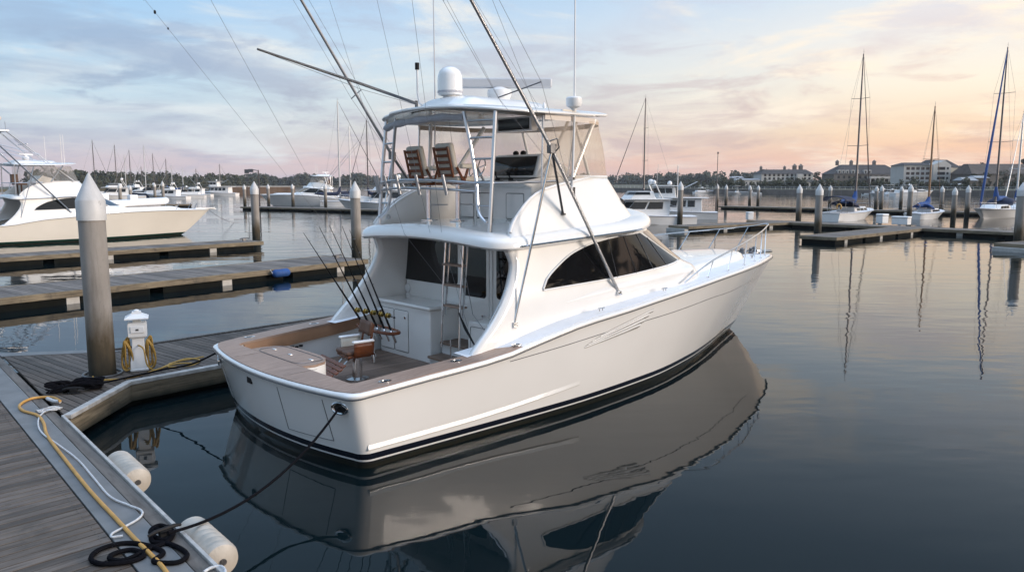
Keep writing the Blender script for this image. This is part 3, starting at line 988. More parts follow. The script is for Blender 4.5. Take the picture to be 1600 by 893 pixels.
def helm_chair(x, y):
    h = thing('helm_chair', None, None); h.parent = Y
    z0 = 3.13 + brow_z(x, y)
    mb = MB(); mb.lathe([(.17, z0), (.17, z0 + .02), (.055, z0 + .04), (.05, z0 + .66), (.09, z0 + .68)], 16, (x, y, 0)); mb.build('pedestal', M['steel'], h)
    mb = MB(); mb.tube([(x + .02, y - .1, z0 + .3), (x + .3, y - .12, z0 + .3), (x + .3, y + .12, z0 + .3), (x + .02, y + .1, z0 + .3)], .013, 6); mb.box((x + .3, y, z0 + .3), (.12, .28, .02)); mb.build('footrest', M['alu'], h)
    mb = MB(); mb.box((x, y, z0 + .70), (.46, .48, .045)); mb.build('seat_frame', M['varnish'], h, bevel=.01)
    mb = MB(); mb.box((x + .02, y, z0 + .77), (.46, .48, .10)); mb.build('seat_cushion', M['cream'], h, bevel=.035, seg=3)
    T = Matrix.Rotation(R(-14), 3, 'Y')
    c = V((x - .30, y, z0 + 1.10))
    mb = MB(); mb.box(c + V((.04, 0, .03)), (.12, .46, .58), M=T); mb.build('back_cushion', M['cream'], h, bevel=.05, seg=3)
    mb = MB()
    for s in (-1, 1): mb.box(c + V((-.045, s * .2, -.03)), (.03, .05, .56), M=T)
    for k in range(5): mb.box(c + T @ V((-.05, 0, -.26 + .12 * k)), (.025, .40, .055), M=T)
    mb.build('back_slats', M['varnish'], h, bevel=.005)
    for s in (-1, 1):
        mb = MB(); mb.tube([(x - .24, y + s * .26, z0 + .98), (x - .1, y + s * .27, z0 + .74)], .025, 6); mb.tube([(x + .02, y + s * .27, z0 + .98), (x - .08, y + s * .27, z0 + .72)], .025, 6)
        mb.build('arm_bracket', M['varnish'], h)
        mb = MB(); mb.box((x + .02, y + s * .28, z0 + 1.0), (.38, .09, .09)); mb.build('arm_pad', M['cream'], h, bevel=.03)


helm_chair(3.62, .92)
helm_chair(3.62, .02)
# helm console
con = thing('helm_console', None, None); con.parent = Y
cz0 = 3.2
mb = MB(); mb.prism([(4.32, cz0), (4.32, 3.92), (4.15, 3.97), (4.13, 4.03), (4.55, 4.10), (5.25, 4.12), (5.25, cz0)], -1.2, .95, lambda a, b, c: (a, c, b)); mb.build('console_body', M['gel'], con, bevel=.03)
mb = MB(); mb.prism([(4.42, 4.10), (4.56, 4.50), (4.62, 4.54), (5.3, 4.30), (5.3, 4.10)], -1.22, .06, lambda a, b, c: (a, c, b)); mb.build('display_pod', M['gel'], con, bevel=.04)
mb = MB(); mb.add([(4.418, -1.14, 4.14), (4.418, -.02, 4.14), (4.545, -.02, 4.485), (4.545, -1.14, 4.485)], [(0, 1, 2, 3)]); mb.build('display', M['screen'], con, solid=.008)
for y in (-.30, -.66):
    mb = MB(); mb.lathe([(.05, 0), (.05, .03), (.02, .05)], 10, (4.32, y, 4.05)); mb.tube([(4.32, y, 4.08), (4.25, y, 4.17)], .012, 6); mb.ell((4.25, y, 4.19), (.028, .028, .028)); mb.build('throttle_lever', M['black'], con)
for y in (.0, -.2, -.5, -.85, -1.05):
    mb = MB(); mb.box((4.24, y, 4.035), (.14, .12, .03)); mb.build('control_panel', M['black'], con, bevel=.005)
mb = MB(); cw = V((4.18, .12, 4.28)); MW = Matrix.Rotation(R(-65), 3, 'Y')
mb.tube([cw + MW @ V((.21 * math.cos(a), .21 * math.sin(a), 0)) for a in [2 * math.pi * k / 24 for k in range(24)]], .014, 6, closed=True)
for k in range(5): a = 2 * math.pi * k / 5; mb.tube([cw, cw + MW @ V((.21 * math.cos(a), .21 * math.sin(a), 0))], .01, 5)
mb.tube([cw, (4.34, .12, 4.05)], .025, 8); mb.build('steering_wheel', M['steel'], con)
for y0, y1, z0_, z1_ in ((-.15, .3, 3.35, 3.8), (-1.0, -.55, 3.35, 3.8), (.4, .85, 3.35, 3.8)):
    mb = MB(); mb.prism(rrect(y0, y1, z0_, z1_, .03), -.012, .01, onx(4.32)); mb.build('console_door', M['gel'], con, bevel=.004)
    mb = MB(); mb.tube([(4.317, y, z) for y, z in rrect(y0 - .012, y1 + .012, z0_ - .012, z1_ + .012, .03)], .006, 4, closed=True); mb.build('door_gap', M['dark_metal'], con)
for y in (-.35, -.55):
    mb = MB(); mb.ell((4.75, y, 4.56), (.06, .06, .05)); mb.build('compass', M['black'], con)
# display let into the hardtop's aft side
mb = MB(); mb.box((4.36, -.78, 5.06), (.16, .92, .26)); ob = mb.build('overhead_box', M['gel'], TOP, bevel=.02)
mb = MB(); mb.box((4.274, -.78, 5.055), (.02, .80, .20)); mb.build('overhead_display', M['screen'], ob)

# rear supports of the hardtop, shaped as ladders, joined by a rail of rod holders
for sgn in (-1, 1):
    lg = thing('hardtop_ladder', None, None); lg.parent = Y
    y0 = sgn * 1.62
    outer_ = [(2.93, y0, 3.14), (3.02, y0 * .99, 4.2), (3.12, y0 * .97, 5.19)]
    mb = MB(); mb.tube(outer_, .035, 10); mb.lathe([(.10, 3.135), (.10, 3.16)], 12, (2.93, y0, 0)); mb.build('outer_leg', M['alu'], lg)
    y1 = sgn * 1.12
    inner_ = smooth_path([(2.92, y0 * .985, 3.36), (2.92, sgn * 1.52, 3.37), (2.95, sgn * 1.32, 3.55), (2.98, sgn * 1.24, 4.0), (2.96, sgn * 1.13, 4.6), (2.93, sgn * .98, 5.19)], 5)
    mb = MB(); mb.tube(inner_, .03, 10); mb.build('inner_leg', M['alu'], lg)
    for z in (3.62, 4.02, 4.4, 4.75, 5.03):
        f = (z - 3.14) / 2.05
        yi = curve([(3.5, 1.36), (4.0, 1.24), (4.6, 1.13), (5.19, .98)])(z)
        mb = MB(); mb.tube([(2.94 + .17 * f, y0 * (1 - .03 * f), z), (2.96, sgn * yi, z)], .018, 8); mb.build('rung', M['alu'], lg)
rr = thing('rod_holder_rail', None, None); rr.parent = Y
for dz, r in ((0, .024), (-.14, .022)):
    mb = MB(); mb.tube(smooth_path([(3.0, 1.6, 3.99 + dz), (2.78, 1.2, 4.02 + dz), (2.62, .5, 4.05 + dz), (2.6, -.3, 4.05 + dz), (2.72, -.9, 4.03 + dz), (2.95, -1.24, 4.0 + dz)], 5), r, 8); mb.build('rail', M['alu'], rr)
mb = MB(); mb.tube(smooth_path([(2.95, -1.24, 4.0), (3.0, -1.6, 4.0), (3.6, -1.74, 4.01), (4.4, -1.76, 4.04)], 5), .02, 8); mb.build('side_rail', M['alu'], rr)
mb = MB(); mb.tube(smooth_path([(2.98, 1.6, 4.0), (3.6, 1.74, 4.01), (4.4, 1.76, 4.04)], 5), .02, 8); mb.build('side_rail', M['alu'], rr)
for x, y in ((3.0, 1.64), (2.81, 1.27), (2.69, .85), (2.60, .35), (2.59, -.25), (2.70, -.86)):
    mb = MB(); mb.tube([(x - .05, y, 3.80), (x - .1, y + .05, 4.14)], .030, 12); mb.build('rod_holder', M['polegrey'], rr)
# slim posts inside the clear curtains
for a, b, r in (((3.95, 1.25, 5.16), (3.93, 1.3, 4.1), .035), ((5.35, 1.25, 5.15), (4.55, 1.35, 4.1), .045), ((5.5, -1.0, 5.16), (4.5, -1.35, 4.15), .03), ((6.2, 1.0, 5.2), (6.5, .95, 4.2), .03),
                ((5.55, -1.62, 5.16), (4.85, -1.72, 4.1), .04), ((4.95, -1.72, 5.15), (4.75, -1.70, 4.12), .022), ((5.0, -1.6, 5.15), (5.5, -1.55, 4.12), .03), ((4.05, -1.76, 5.14), (4.0, -1.78, 3.95), .02), ((4.05, 1.76, 5.14), (4.0, 1.78, 3.95), .02)):
    mb = MB(); mb.tube([a, b], r, 8); mb.build('hardtop_post', M['gel'] if r > .025 else M['alu'], Y)
# clear vinyl curtains: both sides and the front
top_c = plan_ring(4.05, 1.80, 4.7, 6.45, 5.16, ns=8, ne=12)
n_ = len(top_c)
mb = MB()
bot = []
for i, (x, y, z) in enumerate(plan_ring(4.05, 1.77, 4.9, 6.80, 4.11, ns=8, ne=12)):
    zz = curve([(3.9, 3.88), (4.4, 4.0), (5, 4.09), (5.4, 4.14)])(x)
    bot.append((x, y, zz))
mb.grid([[tuple(V(b).lerp(V(t), j / 6) + V((.05 * math.sin(j * 1.3 + i * .8), 0, 0)) * (1 if 0 < j < 6 else 0) * .4) for i, (b, t) in enumerate(zip(bot, top_c))] for j in range(7)])
mb.build('clear_curtain', M['clear'], Y, smooth=80)
mb = MB(); mb.grid([[(x, y * 1.002, z + dz) for x, y, z in top_c] for dz in (.01, -.085)]); mb.build('curtain_band', simple('curtain_band', (.62, .56, .51), .6), Y, smooth=80)
# rolled aft curtain under the hardtop
mb = MB(); pts = smooth_path([(3.14, 1.62, 5.05), (2.95, 1.0, 5.09), (2.88, .3, 5.11), (2.88, -.4, 5.12), (3.0, -.92, 5.10)], 6)
mb.tube(pts, [.062 + .010 * math.sin(i * 1.1) for i in range(len(pts))], 10); mb.build('rolled_curtain', M['canvas'], Y)
# --- hardtop equipment
def lat(name, prof, c, mat, par, n=24):
    mb = MB(); mb.lathe(prof, n, c); return mb.build(name, mat, par, smooth=50)


dm = thing('satellite_dome', None, None); dm.parent = Y
dc = (3.55, .14, 5.57)
lat('dome_base', [(.13, -.06), (.13, 0), (.215, .025), (.23, .08)], dc, M['plastic'], dm)
lat('dome_shell', [(.23, .08), (.23, .28), (.22, .37), (.19, .45), (.14, .50), (.07, .53), (.01, .535)], dc, M['gel'], dm)
mb = MB(); mb.lathe([(.233, .06), (.233, .095)], 24, dc); mb.build('dome_band', M['canvas'], dm)
ra = thing('radar_scanner', None, None); ra.parent = Y
pc = V((4.71, .07, 5.55))
lat('scanner_pedestal', [(.19, 0), (.19, .05), (.22, .09), (.235, .16), (.225, .22), (.15, .25), (.08, .28)], pc, M['plastic'], ra)
AX = Matrix.Rotation(R(-43), 3, 'Z')
mb = MB(); mb.box(pc + V((0, 0, .35)), (2.02, .13, .19), M=AX); mb.build('scanner_bar', M['canvasw'], ra, bevel=.035, seg=3)
mb = MB(); mb.tube([(3.2, .5, 5.40), (3.12, .5, 5.45), (3.08, .5, 5.62), (3.08, .5, 6.05)], .018, 8); lt_ = mb.build('anchor_light_mast', M['plastic'], Y)
mb = MB(); mb.lathe([(.04, 6.04), (.04, 6.16)], 10, (3.08, .5, 0)); mb.build('anchor_light', M['black'], lt_)
mb = MB(); mb.tube([(4.75, -1.80, 3.82), (4.75, -1.84, 5.2), (4.74, -1.84, 6.4), (4.72, -1.84, 9.5)], [.022, .02, .014, .007], 8); an = mb.build('vhf_antenna', M['plastic'], Y)
mb = MB(); mb.box((4.75, -1.8, 3.86), (.06, .10, .14)); mb.box((4.75, -1.80, 4.08), (.05, .08, .05)); mb.box((4.6, -1.84, 5.25), (.35, .04, .03)); mb.build('antenna_bracket', M['steel'], an)
mb = MB(); mb.tube([(4.05, 1.3, 4.2), (4.1, 1.3, 5.3), (4.08, 1.3, 9.5)], [.018, .014, .006], 8); mb.build('vhf_antenna', M['alu'], Y)
mb = MB(); mb.lathe([(.04, 5.25), (.05, 5.29), (.125, 5.33), (.14, 5.38), (.14, 5.47), (.12, 5.49)], 20, (4.72, -1.85, 0)); mb.build('gps_mushroom', M['plastic'], Y)
mb = MB(); mb.lathe([(.02, 5.28), (.02, 5.36), (.035, 5.40), (.02, 5.46), (.008, 5.48)], 10, (4.9, -.95, 0)); mb.build('horn', M['plastic'], Y)
# --- outriggers
def outrig(sgn, ang):
    og = thing('outrigger', None, None); og.parent = Y
    base = V((5.70, sgn * 2.13, 1.99)); cl = V((3.72, sgn * 2.27, 4.56)); up = V((1.75, sgn * 2.52, 6.62) if sgn < 0 else (1.72, sgn * 2.2, 7.35))
    tip = up + (up - cl).normalized() * 6.5
    mid = cl.lerp(up, .5) + V((0, 0, 0))
    pts = [base, base.lerp(cl, .5), cl, mid, up, tip]
    mb = MB(); mb.tube(pts, [.031, .031, .031, .029, .026, .011], 10); mb.build('outrigger_pole', M['polegrey'], og)
    mb = MB(); mb.box(base + V((0, sgn * .0, -.02)), (.09, .10, .07)); mb.lathe([(.07, 0), (.07, .02)], 12, base + V((.02, 0, -.06))); mb.build('pole_socket', M['steel'], og, bevel=.01)
    mb = MB(); mb.tube([cl + V((0, 0, -.06)), (3.02, sgn * 2.12, 1.72)], .021, 8); mb.box((3.02, sgn * 2.13, 1.70), (.08, .07, .09)); mb.build('standoff_tube', M['steel'], og)
    mb = MB(); mb.tube([cl, (4.38, sgn * 1.93, 3.46)], .022, 8); mb.lathe([(.05, 0), (.05, .03)], 10, (4.38, sgn * 1.93, 3.45)); mb.build('brace', M['dark_metal'], og)
    mb = MB(); mb.box(cl, (.13, .09, .15)); mb.tube([cl + V((-.06, sgn * .02, .12)), cl + V((.05, sgn * .08, .16)), cl + V((.1, sgn * .08, .02)), cl + V((.02, 0, -.1))], .014, 6); mb.build('pivot_bracket', M['dark_metal'], og, bevel=.01)
    d = (up - cl).normalized(); side = d.cross(V((0, 1, 0))).normalized()
    for q in (.42, 1.02):
        c = cl.lerp(up, q); w = V((.25, sgn * .22, .12))
        mb = MB(); mb.tube([c - w, c + w], .011, 6); mb.build('spreader', M['dark_metal'], og)
    for off in (V((.25, sgn * .22, .12)), V((-.25, -sgn * .22, -.12))):
        mb = MB(); mb.tube([cl.lerp(base, .25), cl.lerp(up, .42) + off, cl.lerp(up, 1.02) + off, tip], .0035, 4); mb.build('stay_wire', M['line'], og)
    return tip


tipS = outrig(-1, 0); tipP = outrig(1, 0)
mb = MB(); mb.tube([(3.42, 1.0, 5.50), (2.2, 1.0, 5.76), (.27, 1.0, 6.14)], [.028, .026, .018], 10); mb.tube([(3.42, 1.0, 5.36), (3.42, 1.0, 5.55)], .03, 8)
cr = mb.build('centre_rigger', M['dark_metal'], Y)
mb = MB(); mb.tube([(3.4, .97, 5.47), (2.2, .98, 5.66), (.4, 1.0, 6.1)], .004, 4); mb.build('rigger_line', M['line'], cr)
# halyards that hang from the riggers into the cockpit and over the bridge
for a, b in (((1.9, 2.1, 8.4), (2.55, .25, 3.1)), ((2.55, .25, 3.1), (3.12, -.25, 2.1)), ((1.7, -1.1, 7.6), (2.66, -.72, 3.0)), ((2.66, -.72, 3.0), (3.05, -.9, 1.5)),
             ((1.9, .2, 7.6), (2.62, -.45, 3.05)), ((4.3, 1.1, 5.2), (4.05, .6, 4.1)), ((3.2, 1.9, 4.2), (3.0, 2.1, 2.0)),
             ((2.2, -2.2, 7.2), (4.6, -1.75, 4.05)), ((1.6, -1.6, 7.4), (3.95, -.9, 5.3)), ((1.8, -1.9, 7.4), (4.5, -1.2, 5.35))):
    mb = MB(); mb.tube([a, b], .0035, 4); mb.build('halyard', M['line'], Y)
# long lines from the port outrigger out of the picture down to the next finger dock
# --- fittings on the house and bridge front
mb = MB(); mb.lathe([(.07, 0), (.07, .05), (.045, .07)], 14, (6.55, -1.45, 3.62), Matrix.Rotation(R(70), 3, 'X')); mb.build('side_camera', M['black'], Y)
mb = MB(); mb.lathe([(.05, 0), (.05, .03)], 12, (3.3, 1.86, 3.33), Matrix.Rotation(R(90), 3, 'X')); mb.build('bridge_socket', M['steel'], Y)
# moulded step line along the house side
for sgn in (-1, 1):
    mb = MB(); rows = []
    zc_ = curve([(4.2, 1.93), (6.0, 2.08), (8.0, 2.2), (9.6, 2.22)])
    for k in range(30):
        x = 4.2 + 4.3 * k / 29; z = zc_(x); tp = min(1, (x - 4.19) / 1.2)
        rows.append([(x, sgn * (house_y(x, z + dz) + o * tp + .001), z + dz) for o, dz in ((0, .07 * tp), (.022, .02 * tp), (.03, -.01 * tp), (.02, -.05 * tp), (0, -.12 * tp))])
    mb.grid(rows); mb.build('moulded_step', M['gel'], HOUSE, smooth=70)
# foredeck hatches and ground tackle
mb = MB(); mb.box((11.2, .35, 2.24), (.5, .5, .05)); mb.build('deck_hatch', M['gel'], Y, bevel=.02)
mb = MB(); mb.box((9.9, .3, 2.23), (.9, .8, .04)); mb.build('deck_hatch', M['gel'], Y, bevel=.02)
for x, y, s in ((13.9, .05, 1), (14.2, -.05, .8), (14.55, .05, 1)):
    mb = MB(); mb.lathe([(.09 * s, 0), (.09 * s, .04), (.05 * s, .07), (.07 * s, .14), (.02, .17)], 14, (x, y, 2.04)); mb.tube([(x - .1, y + .1, 2.08), (x + .1, y + .12, 2.12)], .02, 6); mb.build('windlass', M['dark_metal'], Y)
mb = MB(); mb.box((14.9, 0, 2.03), (.9, .18, .05)); mb.tube([(14.6, 0, 2.09), (15.4, 0, 2.06)], .03, 8); mb.build('anchor_roller', M['steel'], Y, bevel=.01)
for s in (-1, 1):
    mb = MB(); c = V((13.0, s * .75, 2.04)); mb.tube([c + V((-.12, 0, .06)), c + V((.12, 0, .06))], .018, 6); mb.tube([c, c + V((0, 0, .06))], .025, 6); mb.build('bow_cleat', M['steel'], Y)

# --- four... five rods standing in the rack: things of their own
def rod(y, length, label, px):
    t = thing('fishing_rod', label, 'fishing rod', (0, 0, 0), 0, 'fishing rods in the rack behind the fighting chair')
    p = bw((rc.x, y, rc.z)); t.location = p; t.rotation_euler = (0, 0, BOAT_H)
    tip = V(px) - V((rc.x, y, rc.z)); d = tip.normalized()
    L_ = tip.length
    mb = MB(); mb.tube([d * -.16, d * .32, d * .34], [.021, .021, .012], 8); mb.build('butt', M['black'], t)
    mb = MB(); mb.tube([d * .32, d * .9, d * (L_ * .7), d * L_], [.020, .016, .009, .004], 6); mb.build('blank', M['black'], t)
    up_ = V((-.75, -.3, -.5)).normalized()
    rp = d * .40 + V((.02, -.06, .03))
    mb = MB(); ax = Matrix.Rotation(R(90), 3, 'X') @ Matrix.Rotation(R(10), 3, 'Y')
    mb.lathe([(.02, -.034), (.046, -.032), (.05, -.026), (.046, -.02), (.030, -.018), (.030, .018), (.046, .02), (.05, .026), (.046, .032), (.02, .034)], 16, rp, ax); rl = mb.build('reel', M['gold'], t)
    mb = MB(); mb.tube([rp + V((0, -.05, 0)), rp + V((.05, -.06, -.03)), rp + V((.06, -.09, -.035))], .008, 6); mb.ell(rp + V((.06, -.10, -.035)), (.02, .026, .02), 8, 6); mb.build('crank', M['black'], rl)
    mb = MB()
    for q in (.5, .66, .8, .92): mb.tube([d * (L_ * q) + V((.02 * math.cos(a), .02 * math.sin(a) - .02, 0)) for a in [math.pi / 4 * k for k in range(8)]], .004, 4, closed=True)
    mb.build('line_guides', M['dark_metal'], t)


tips = [(1.0, 1.06, 3.15), (1.05, .60, 3.27), (1.1, .35, 3.30), (1.15, .03, 3.30), (1.2, -.12, 3.24)]
wl_ = ['farthest left of the five rods, standing next to the far end of the rack', 'second rod from the far end of the rack, its reel half hidden by its neighbour', 'middle rod of the five in the rack, with a gold reel',
       'fourth rod from the far end of the rack, just behind the backrest', 'rightmost rod of the five, with a gold reel and black crank knob standing clear']
for y, tp, lb in zip(RODY, tips, wl_): rod(y, 2.2, lb, tp)
# ------------------------------------------------------------------ water
def water():
    m, nt, b = newmat('harbour_water')
    b.inputs['Base Color'].default_value = (0.003, 0.008, 0.010, 1)
    b.inputs['Roughness'].default_value = 0.02
    b.inputs['IOR'].default_value = 1.333
    b.inputs['Specular IOR Level'].default_value = 0.37
    geo = nt.nodes.new('ShaderNodeNewGeometry')
    def n(scale, stretch, det, rot=0):
        mp = nt.nodes.new('ShaderNodeMapping'); mp.inputs['Scale'].default_value = stretch; mp.inputs['Rotation'].default_value = (0, 0, R(rot))
        nt.links.new(geo.outputs['Position'], mp.inputs[0])
        t = nt.nodes.new('ShaderNodeTexNoise'); t.inputs['Scale'].default_value = scale; t.inputs['Detail'].default_value = det; t.inputs['Roughness'].default_value = .5
        nt.links.new(mp.outputs[0], t.inputs['Vector']); return t.outputs['Fac']
    big = n(.55, (.6, 1.3, 1), 2, 12); fine = n(1.9, (.55, 1.4, 1), 2, -8)
    patch = ramp(nt, n(.045, (1, 1.6, 1), 3, 20), [(.38, (.25,) * 3), (.62, (1, 1, 1))])
    h = mth(nt, 'ADD', big, mth(nt, 'MULTIPLY', fine, .28))
    h = mth(nt, 'MULTIPLY', h, patch)
    # the open channel beyond the docks is more ruffled than the basin
    sy = nt.nodes.new('ShaderNodeSeparateXYZ'); nt.links.new(geo.outputs['Position'], sy.inputs[0])
    far = ramp(nt, mth(nt, 'DIVIDE', sy.outputs['Y'], 200.0), [(.05, (.11,) * 3), (.12, (.2,) * 3), (.28, (.38,) * 3), (.6, (.6,) * 3)])
    h = mth(nt, 'MULTIPLY', h, mth(nt, 'MULTIPLY', far, 4.0))
    nt.links.new(ramp(nt, mth(nt, 'DIVIDE', sy.outputs['Y'], 400.0), [(.12, (.015,) * 3), (.5, (.06,) * 3)]), b.inputs['Roughness'])
    bp = nt.nodes.new('ShaderNodeBump'); bp.inputs['Strength'].default_value = 1.0; bp.inputs['Distance'].default_value = .026
    nt.links.new(h, bp.inputs['Height']); nt.links.new(bp.outputs[0], b.inputs['Normal'])
    mb = MB(); S = 3500
    mb.add([(-S, -S, 0), (S, -S, 0), (S, S, 0), (-S, S, 0)], [(0, 1, 2, 3)])
    o = mb.build('water', m, None, smooth=0, fix=False); tag(o, 'calm dark harbour water mirroring boats and evening sky', None, None, 'structure')


water()
# ================================================================== floating docks
DZ = 0.45
PLA, PLF = 225.6, 142.0      # plank directions of the two near docks, degrees
M['plank'] = wood('weathered_planks', (0.045, 0.035, 0.029), (0.150, 0.124, 0.104), (1.0, 15, 6), 1.9, 0.75, island=0.36, bmp=0.6, rot=R(PLA), stain=.6)
M['plankF'] = wood('weathered_planks_finger', (0.045, 0.035, 0.029), (0.150, 0.124, 0.104), (1.0, 15, 6), 1.9, 0.75, island=0.36, bmp=0.6, rot=R(PLF), stain=.6)
def plankfar(deg):
    return wood('weathered_planks_pale', (0.085, 0.072, 0.064), (0.23, 0.205, 0.185), (0.8, 13, 6), 1.5, 0.75, island=0.38, bmp=0.4, rot=R(deg), stain=.5)
M['beam'] = wood('fascia_timber', (0.060, 0.047, 0.030), (0.30, 0.245, 0.165), (.7, .7, 11), 1.9, 0.75, bmp=0.5, grime=(0.20, 0.36), stain=.6)
M['beamdark'] = wood('edge_timber', (0.07, 0.06, 0.052), (0.18, 0.162, 0.145), (1.0, 9, 9), 1.5, 0.75, bmp=0.5, rot=math.atan2(4.77, -4.23), stain=.5)
M['strip'] = simple('grey_dock_strip', (0.155, 0.155, 0.155), .5, var=.2, vscale=2.5, bmp=.1, bscale=90)
M['edgewhite'] = simple('worn_white_edge', (0.38, 0.37, 0.355), .6, var=.25, vscale=7, bmp=.1)
M['float'] = simple('black_float', (0.009, 0.010, 0.009), .85, var=.3, vscale=3, spec=.08)
M['floatw'] = simple('pale_float', (0.42, 0.41, 0.39), .6, var=.2, vscale=3)


def clip(poly, a, b, keep_left=True):
    """cut a convex 2-D polygon by the line a->b"""
    out = []
    d = (b[0] - a[0], b[1] - a[1])
    def sd(p): 
        v = d[0] * (p[1] - a[1]) - d[1] * (p[0] - a[0])
        return v if keep_left else -v
    for i in range(len(poly)):
        p, q = poly[i], poly[(i + 1) % len(poly)]
        sp, sq = sd(p), sd(q)
        if sp >= 0: out.append(p)
        if (sp >= 0) != (sq >= 0):
            t = sp / (sp - sq); out.append((p[0] + (q[0] - p[0]) * t, p[1] + (q[1] - p[1]) * t))
    return out


def area(poly): return .5 * sum(poly[i][0] * poly[(i + 1) % len(poly)][1] - poly[(i + 1) % len(poly)][0] * poly[i][1] for i in range(len(poly)))


def planks(mb, poly, ang, w=.14, gap=.015, z=DZ, th=.04, maxlen=None):
    """deck boards running along ang, cut to a convex outline"""
    poly = [(p[0], p[1]) for p in poly]
    if area(poly) < 0: poly = poly[::-1]
    c, s = math.cos(ang), math.sin(ang)
    vs = [-p[0] * s + p[1] * c for p in poly]; us = [p[0] * c + p[1] * s for p in poly]
    k = math.floor(min(vs) / w)
    while k * w < max(vs):
        segs = [(min(us) - 1, max(us) + 1)]
        if maxlen:
            o = random.uniform(0, maxlen); segs = []; u = min(us) - o
            while u < max(us): segs.append((u, u + maxlen - .006)); u += maxlen
        dz = random.uniform(-.003, .003)
        for u0, u1 in segs:
            q = [(u0 * c - v * s, u0 * s + v * c) for v in (k * w, (k + 1) * w - gap)]
            q2 = [(u1 * c - v * s, u1 * s + v * c) for v in ((k + 1) * w - gap, k * w)]
            pg = q2[::-1][:1] + q2[:1] + q[::-1]
            pg = [q[0], q2[1], q2[0], q[1]]
            for i in range(len(poly)):
                pg = clip(pg, poly[i], poly[(i + 1) % len(poly)])
                if len(pg) < 3: break
            if len(pg) >= 3 and abs(area(pg)) > .002: mb.prism(pg, z - th + dz, z + dz)
        k += 1


def beam(mb, a, b, w, z0, z1, off=0.0):
    """a straight timber from a to b, w wide (to the right of the line), between two heights"""
    a, b = V((a[0], a[1])), V((b[0], b[1])); d = (b - a).normalized(); n = V((d.y, -d.x))
    a, b = a + n * off, b + n * off
    mb.prism([tuple(a), tuple(b), tuple(b + n * w), tuple(a + n * w)], z0, z1)


def V2(p): return (p[0], p[1])


# ---- main dock, lower left
A0 = V((-2.66, 6.67)); AD = V((-4.23, 4.77)).normalized(); AN = V((-AD.y, AD.x))      # along, and away from the water


def A(t, o=0.0): return tuple(A0 + AD * t + AN * o)


dockA = thing('floating_dock', 'wide grey-planked main dock in the near left corner with a pale strip along its edge', 'dock', (0, 0, 0))
aang = math.atan2(AN.y, AN.x)
mb = MB(); planks(mb, [A(-4, .60), A(26, .60), A(26, 3.6), A(-4, 3.6)], aang + R(4), w=.135)
mb.build('deck_planks', M['plank'], dockA, smooth=0, bevel=.004, seg=1)
mb = MB()
for k in range(2, 170):
    for o in (.68, 1.75, 2.85):
        for dt in (.035, .098):
            q = A(-2.0 + k * .1353 / math.cos(R(4)) + dt, o + random.uniform(-.012, .012)); mb.lathe([(.0045, DZ), (.0045, DZ + .0065)], 6, (q[0], q[1], 0))
tag(mb.build('nail_heads', M['dark_metal'], dockA, smooth=0), None, None, None, 'stuff')
mb = MB(); mb.prism([A(-4, .20), A(26, .20), A(26, .585), A(-4, .585)], DZ - .03, DZ + .008)
mb.build('edge_strip', M['strip'], dockA, smooth=0, bevel=.006)
mb = MB(); mb.prism([A(-4, .045), A(26, .045), A(26, .19), A(-4, .19)], DZ - .30, DZ + .002); mb.build('edge_beam', M['beamdark'], dockA, smooth=0, bevel=.008)
mb = MB(); mb.prism([A(-4, 0), A(6.36, 0), A(6.36, .04), A(-4, .04)], DZ - .12, DZ + .03); mb.build('rub_board', M['edgewhite'], dockA, smooth=0, bevel=.006)
mb = MB(); mb.prism([A(-4, .1), A(26, .1), A(26, 3.4), A(-4, 3.4)], -.3, DZ - .31); mb.build('float', M['float'], dockA, smooth=0)

# ---- finger dock beside the yacht
FD = V((.665, .747)).normalized(); FN = V((-FD.y, FD.x))       # FN points to the far (left) side
F0 = V((-6.94, 13.47)); F1 = V((-8.60, 16.20))
fl = 13.5
Fe0 = F0 + FD * fl; Fe1 = F1 + FD * (fl - .3)
dockF = thing('floating_dock', 'planked finger dock with the white power pedestal, behind the big yacht', 'dock', (0, 0, 0))
pang = math.atan2(FN.y, FN.x)
mb = MB()
planks(mb, [V2(F0 + FN * .04), V2(Fe0 + FN * .04), V2(Fe1 - FN * .12), V2(F1 - FN * .12)], pang + R(3), w=.145)
planks(mb, [A(6.45, -.02), V2(F0 + FN * .04), V2(F1 - FN * .12), A(12.3, -.02)], pang + R(3), w=.145)
mb.build('deck_planks', M['plankF'], dockF, smooth=0, bevel=.004, seg=1)
mb = MB(); beam(mb, V2(F0), V2(Fe0), .10, DZ - .34, DZ - .02); mb.build('fascia_beam', M['beam'], dockF, smooth=0, bevel=.008)
mb = MB(); mb.prism([V2(F0 - FN * .11), V2(Fe0 - FN * .11), V2(Fe0 + FN * .03), V2(F0 + FN * .03)], DZ - .04, DZ + .03); mb.build('edge_board', M['edgewhite'], dockF, smooth=0, bevel=.008)
g0 = V(A(6.36)); gd = (F0 - g0).normalized(); gn = V((gd.y, -gd.x))
mb = MB(); beam(mb, V2(g0), V2(F0), .10, DZ - .34, DZ - .02); mb.build('corner_fascia', M['beam'], dockF, smooth=0, bevel=.008)
mb = MB(); mb.prism([V2(g0 + gn * .11), V2(F0 + gn * .11), V2(F0 - gn * .02), V2(g0 - gn * .02)], DZ - .04, DZ + .028); mb.build('corner_board', M['edgewhite'], dockF, smooth=0, bevel=.008)
mb = MB(); beam(mb, V2(F1), V2(Fe1), -.09, DZ - .32, DZ + .012); mb.build('fascia_beam', M['beamdark'], dockF, smooth=0, bevel=.008)
mb = MB(); mb.prism([A(12.25, 0.03), V2(F1 - FD * .0), V2(F1 - FN * .34), A(11.85, .03)], DZ - .05, DZ + .014); mb.build('corner_plate', M['strip'], dockF, smooth=0, bevel=.006)
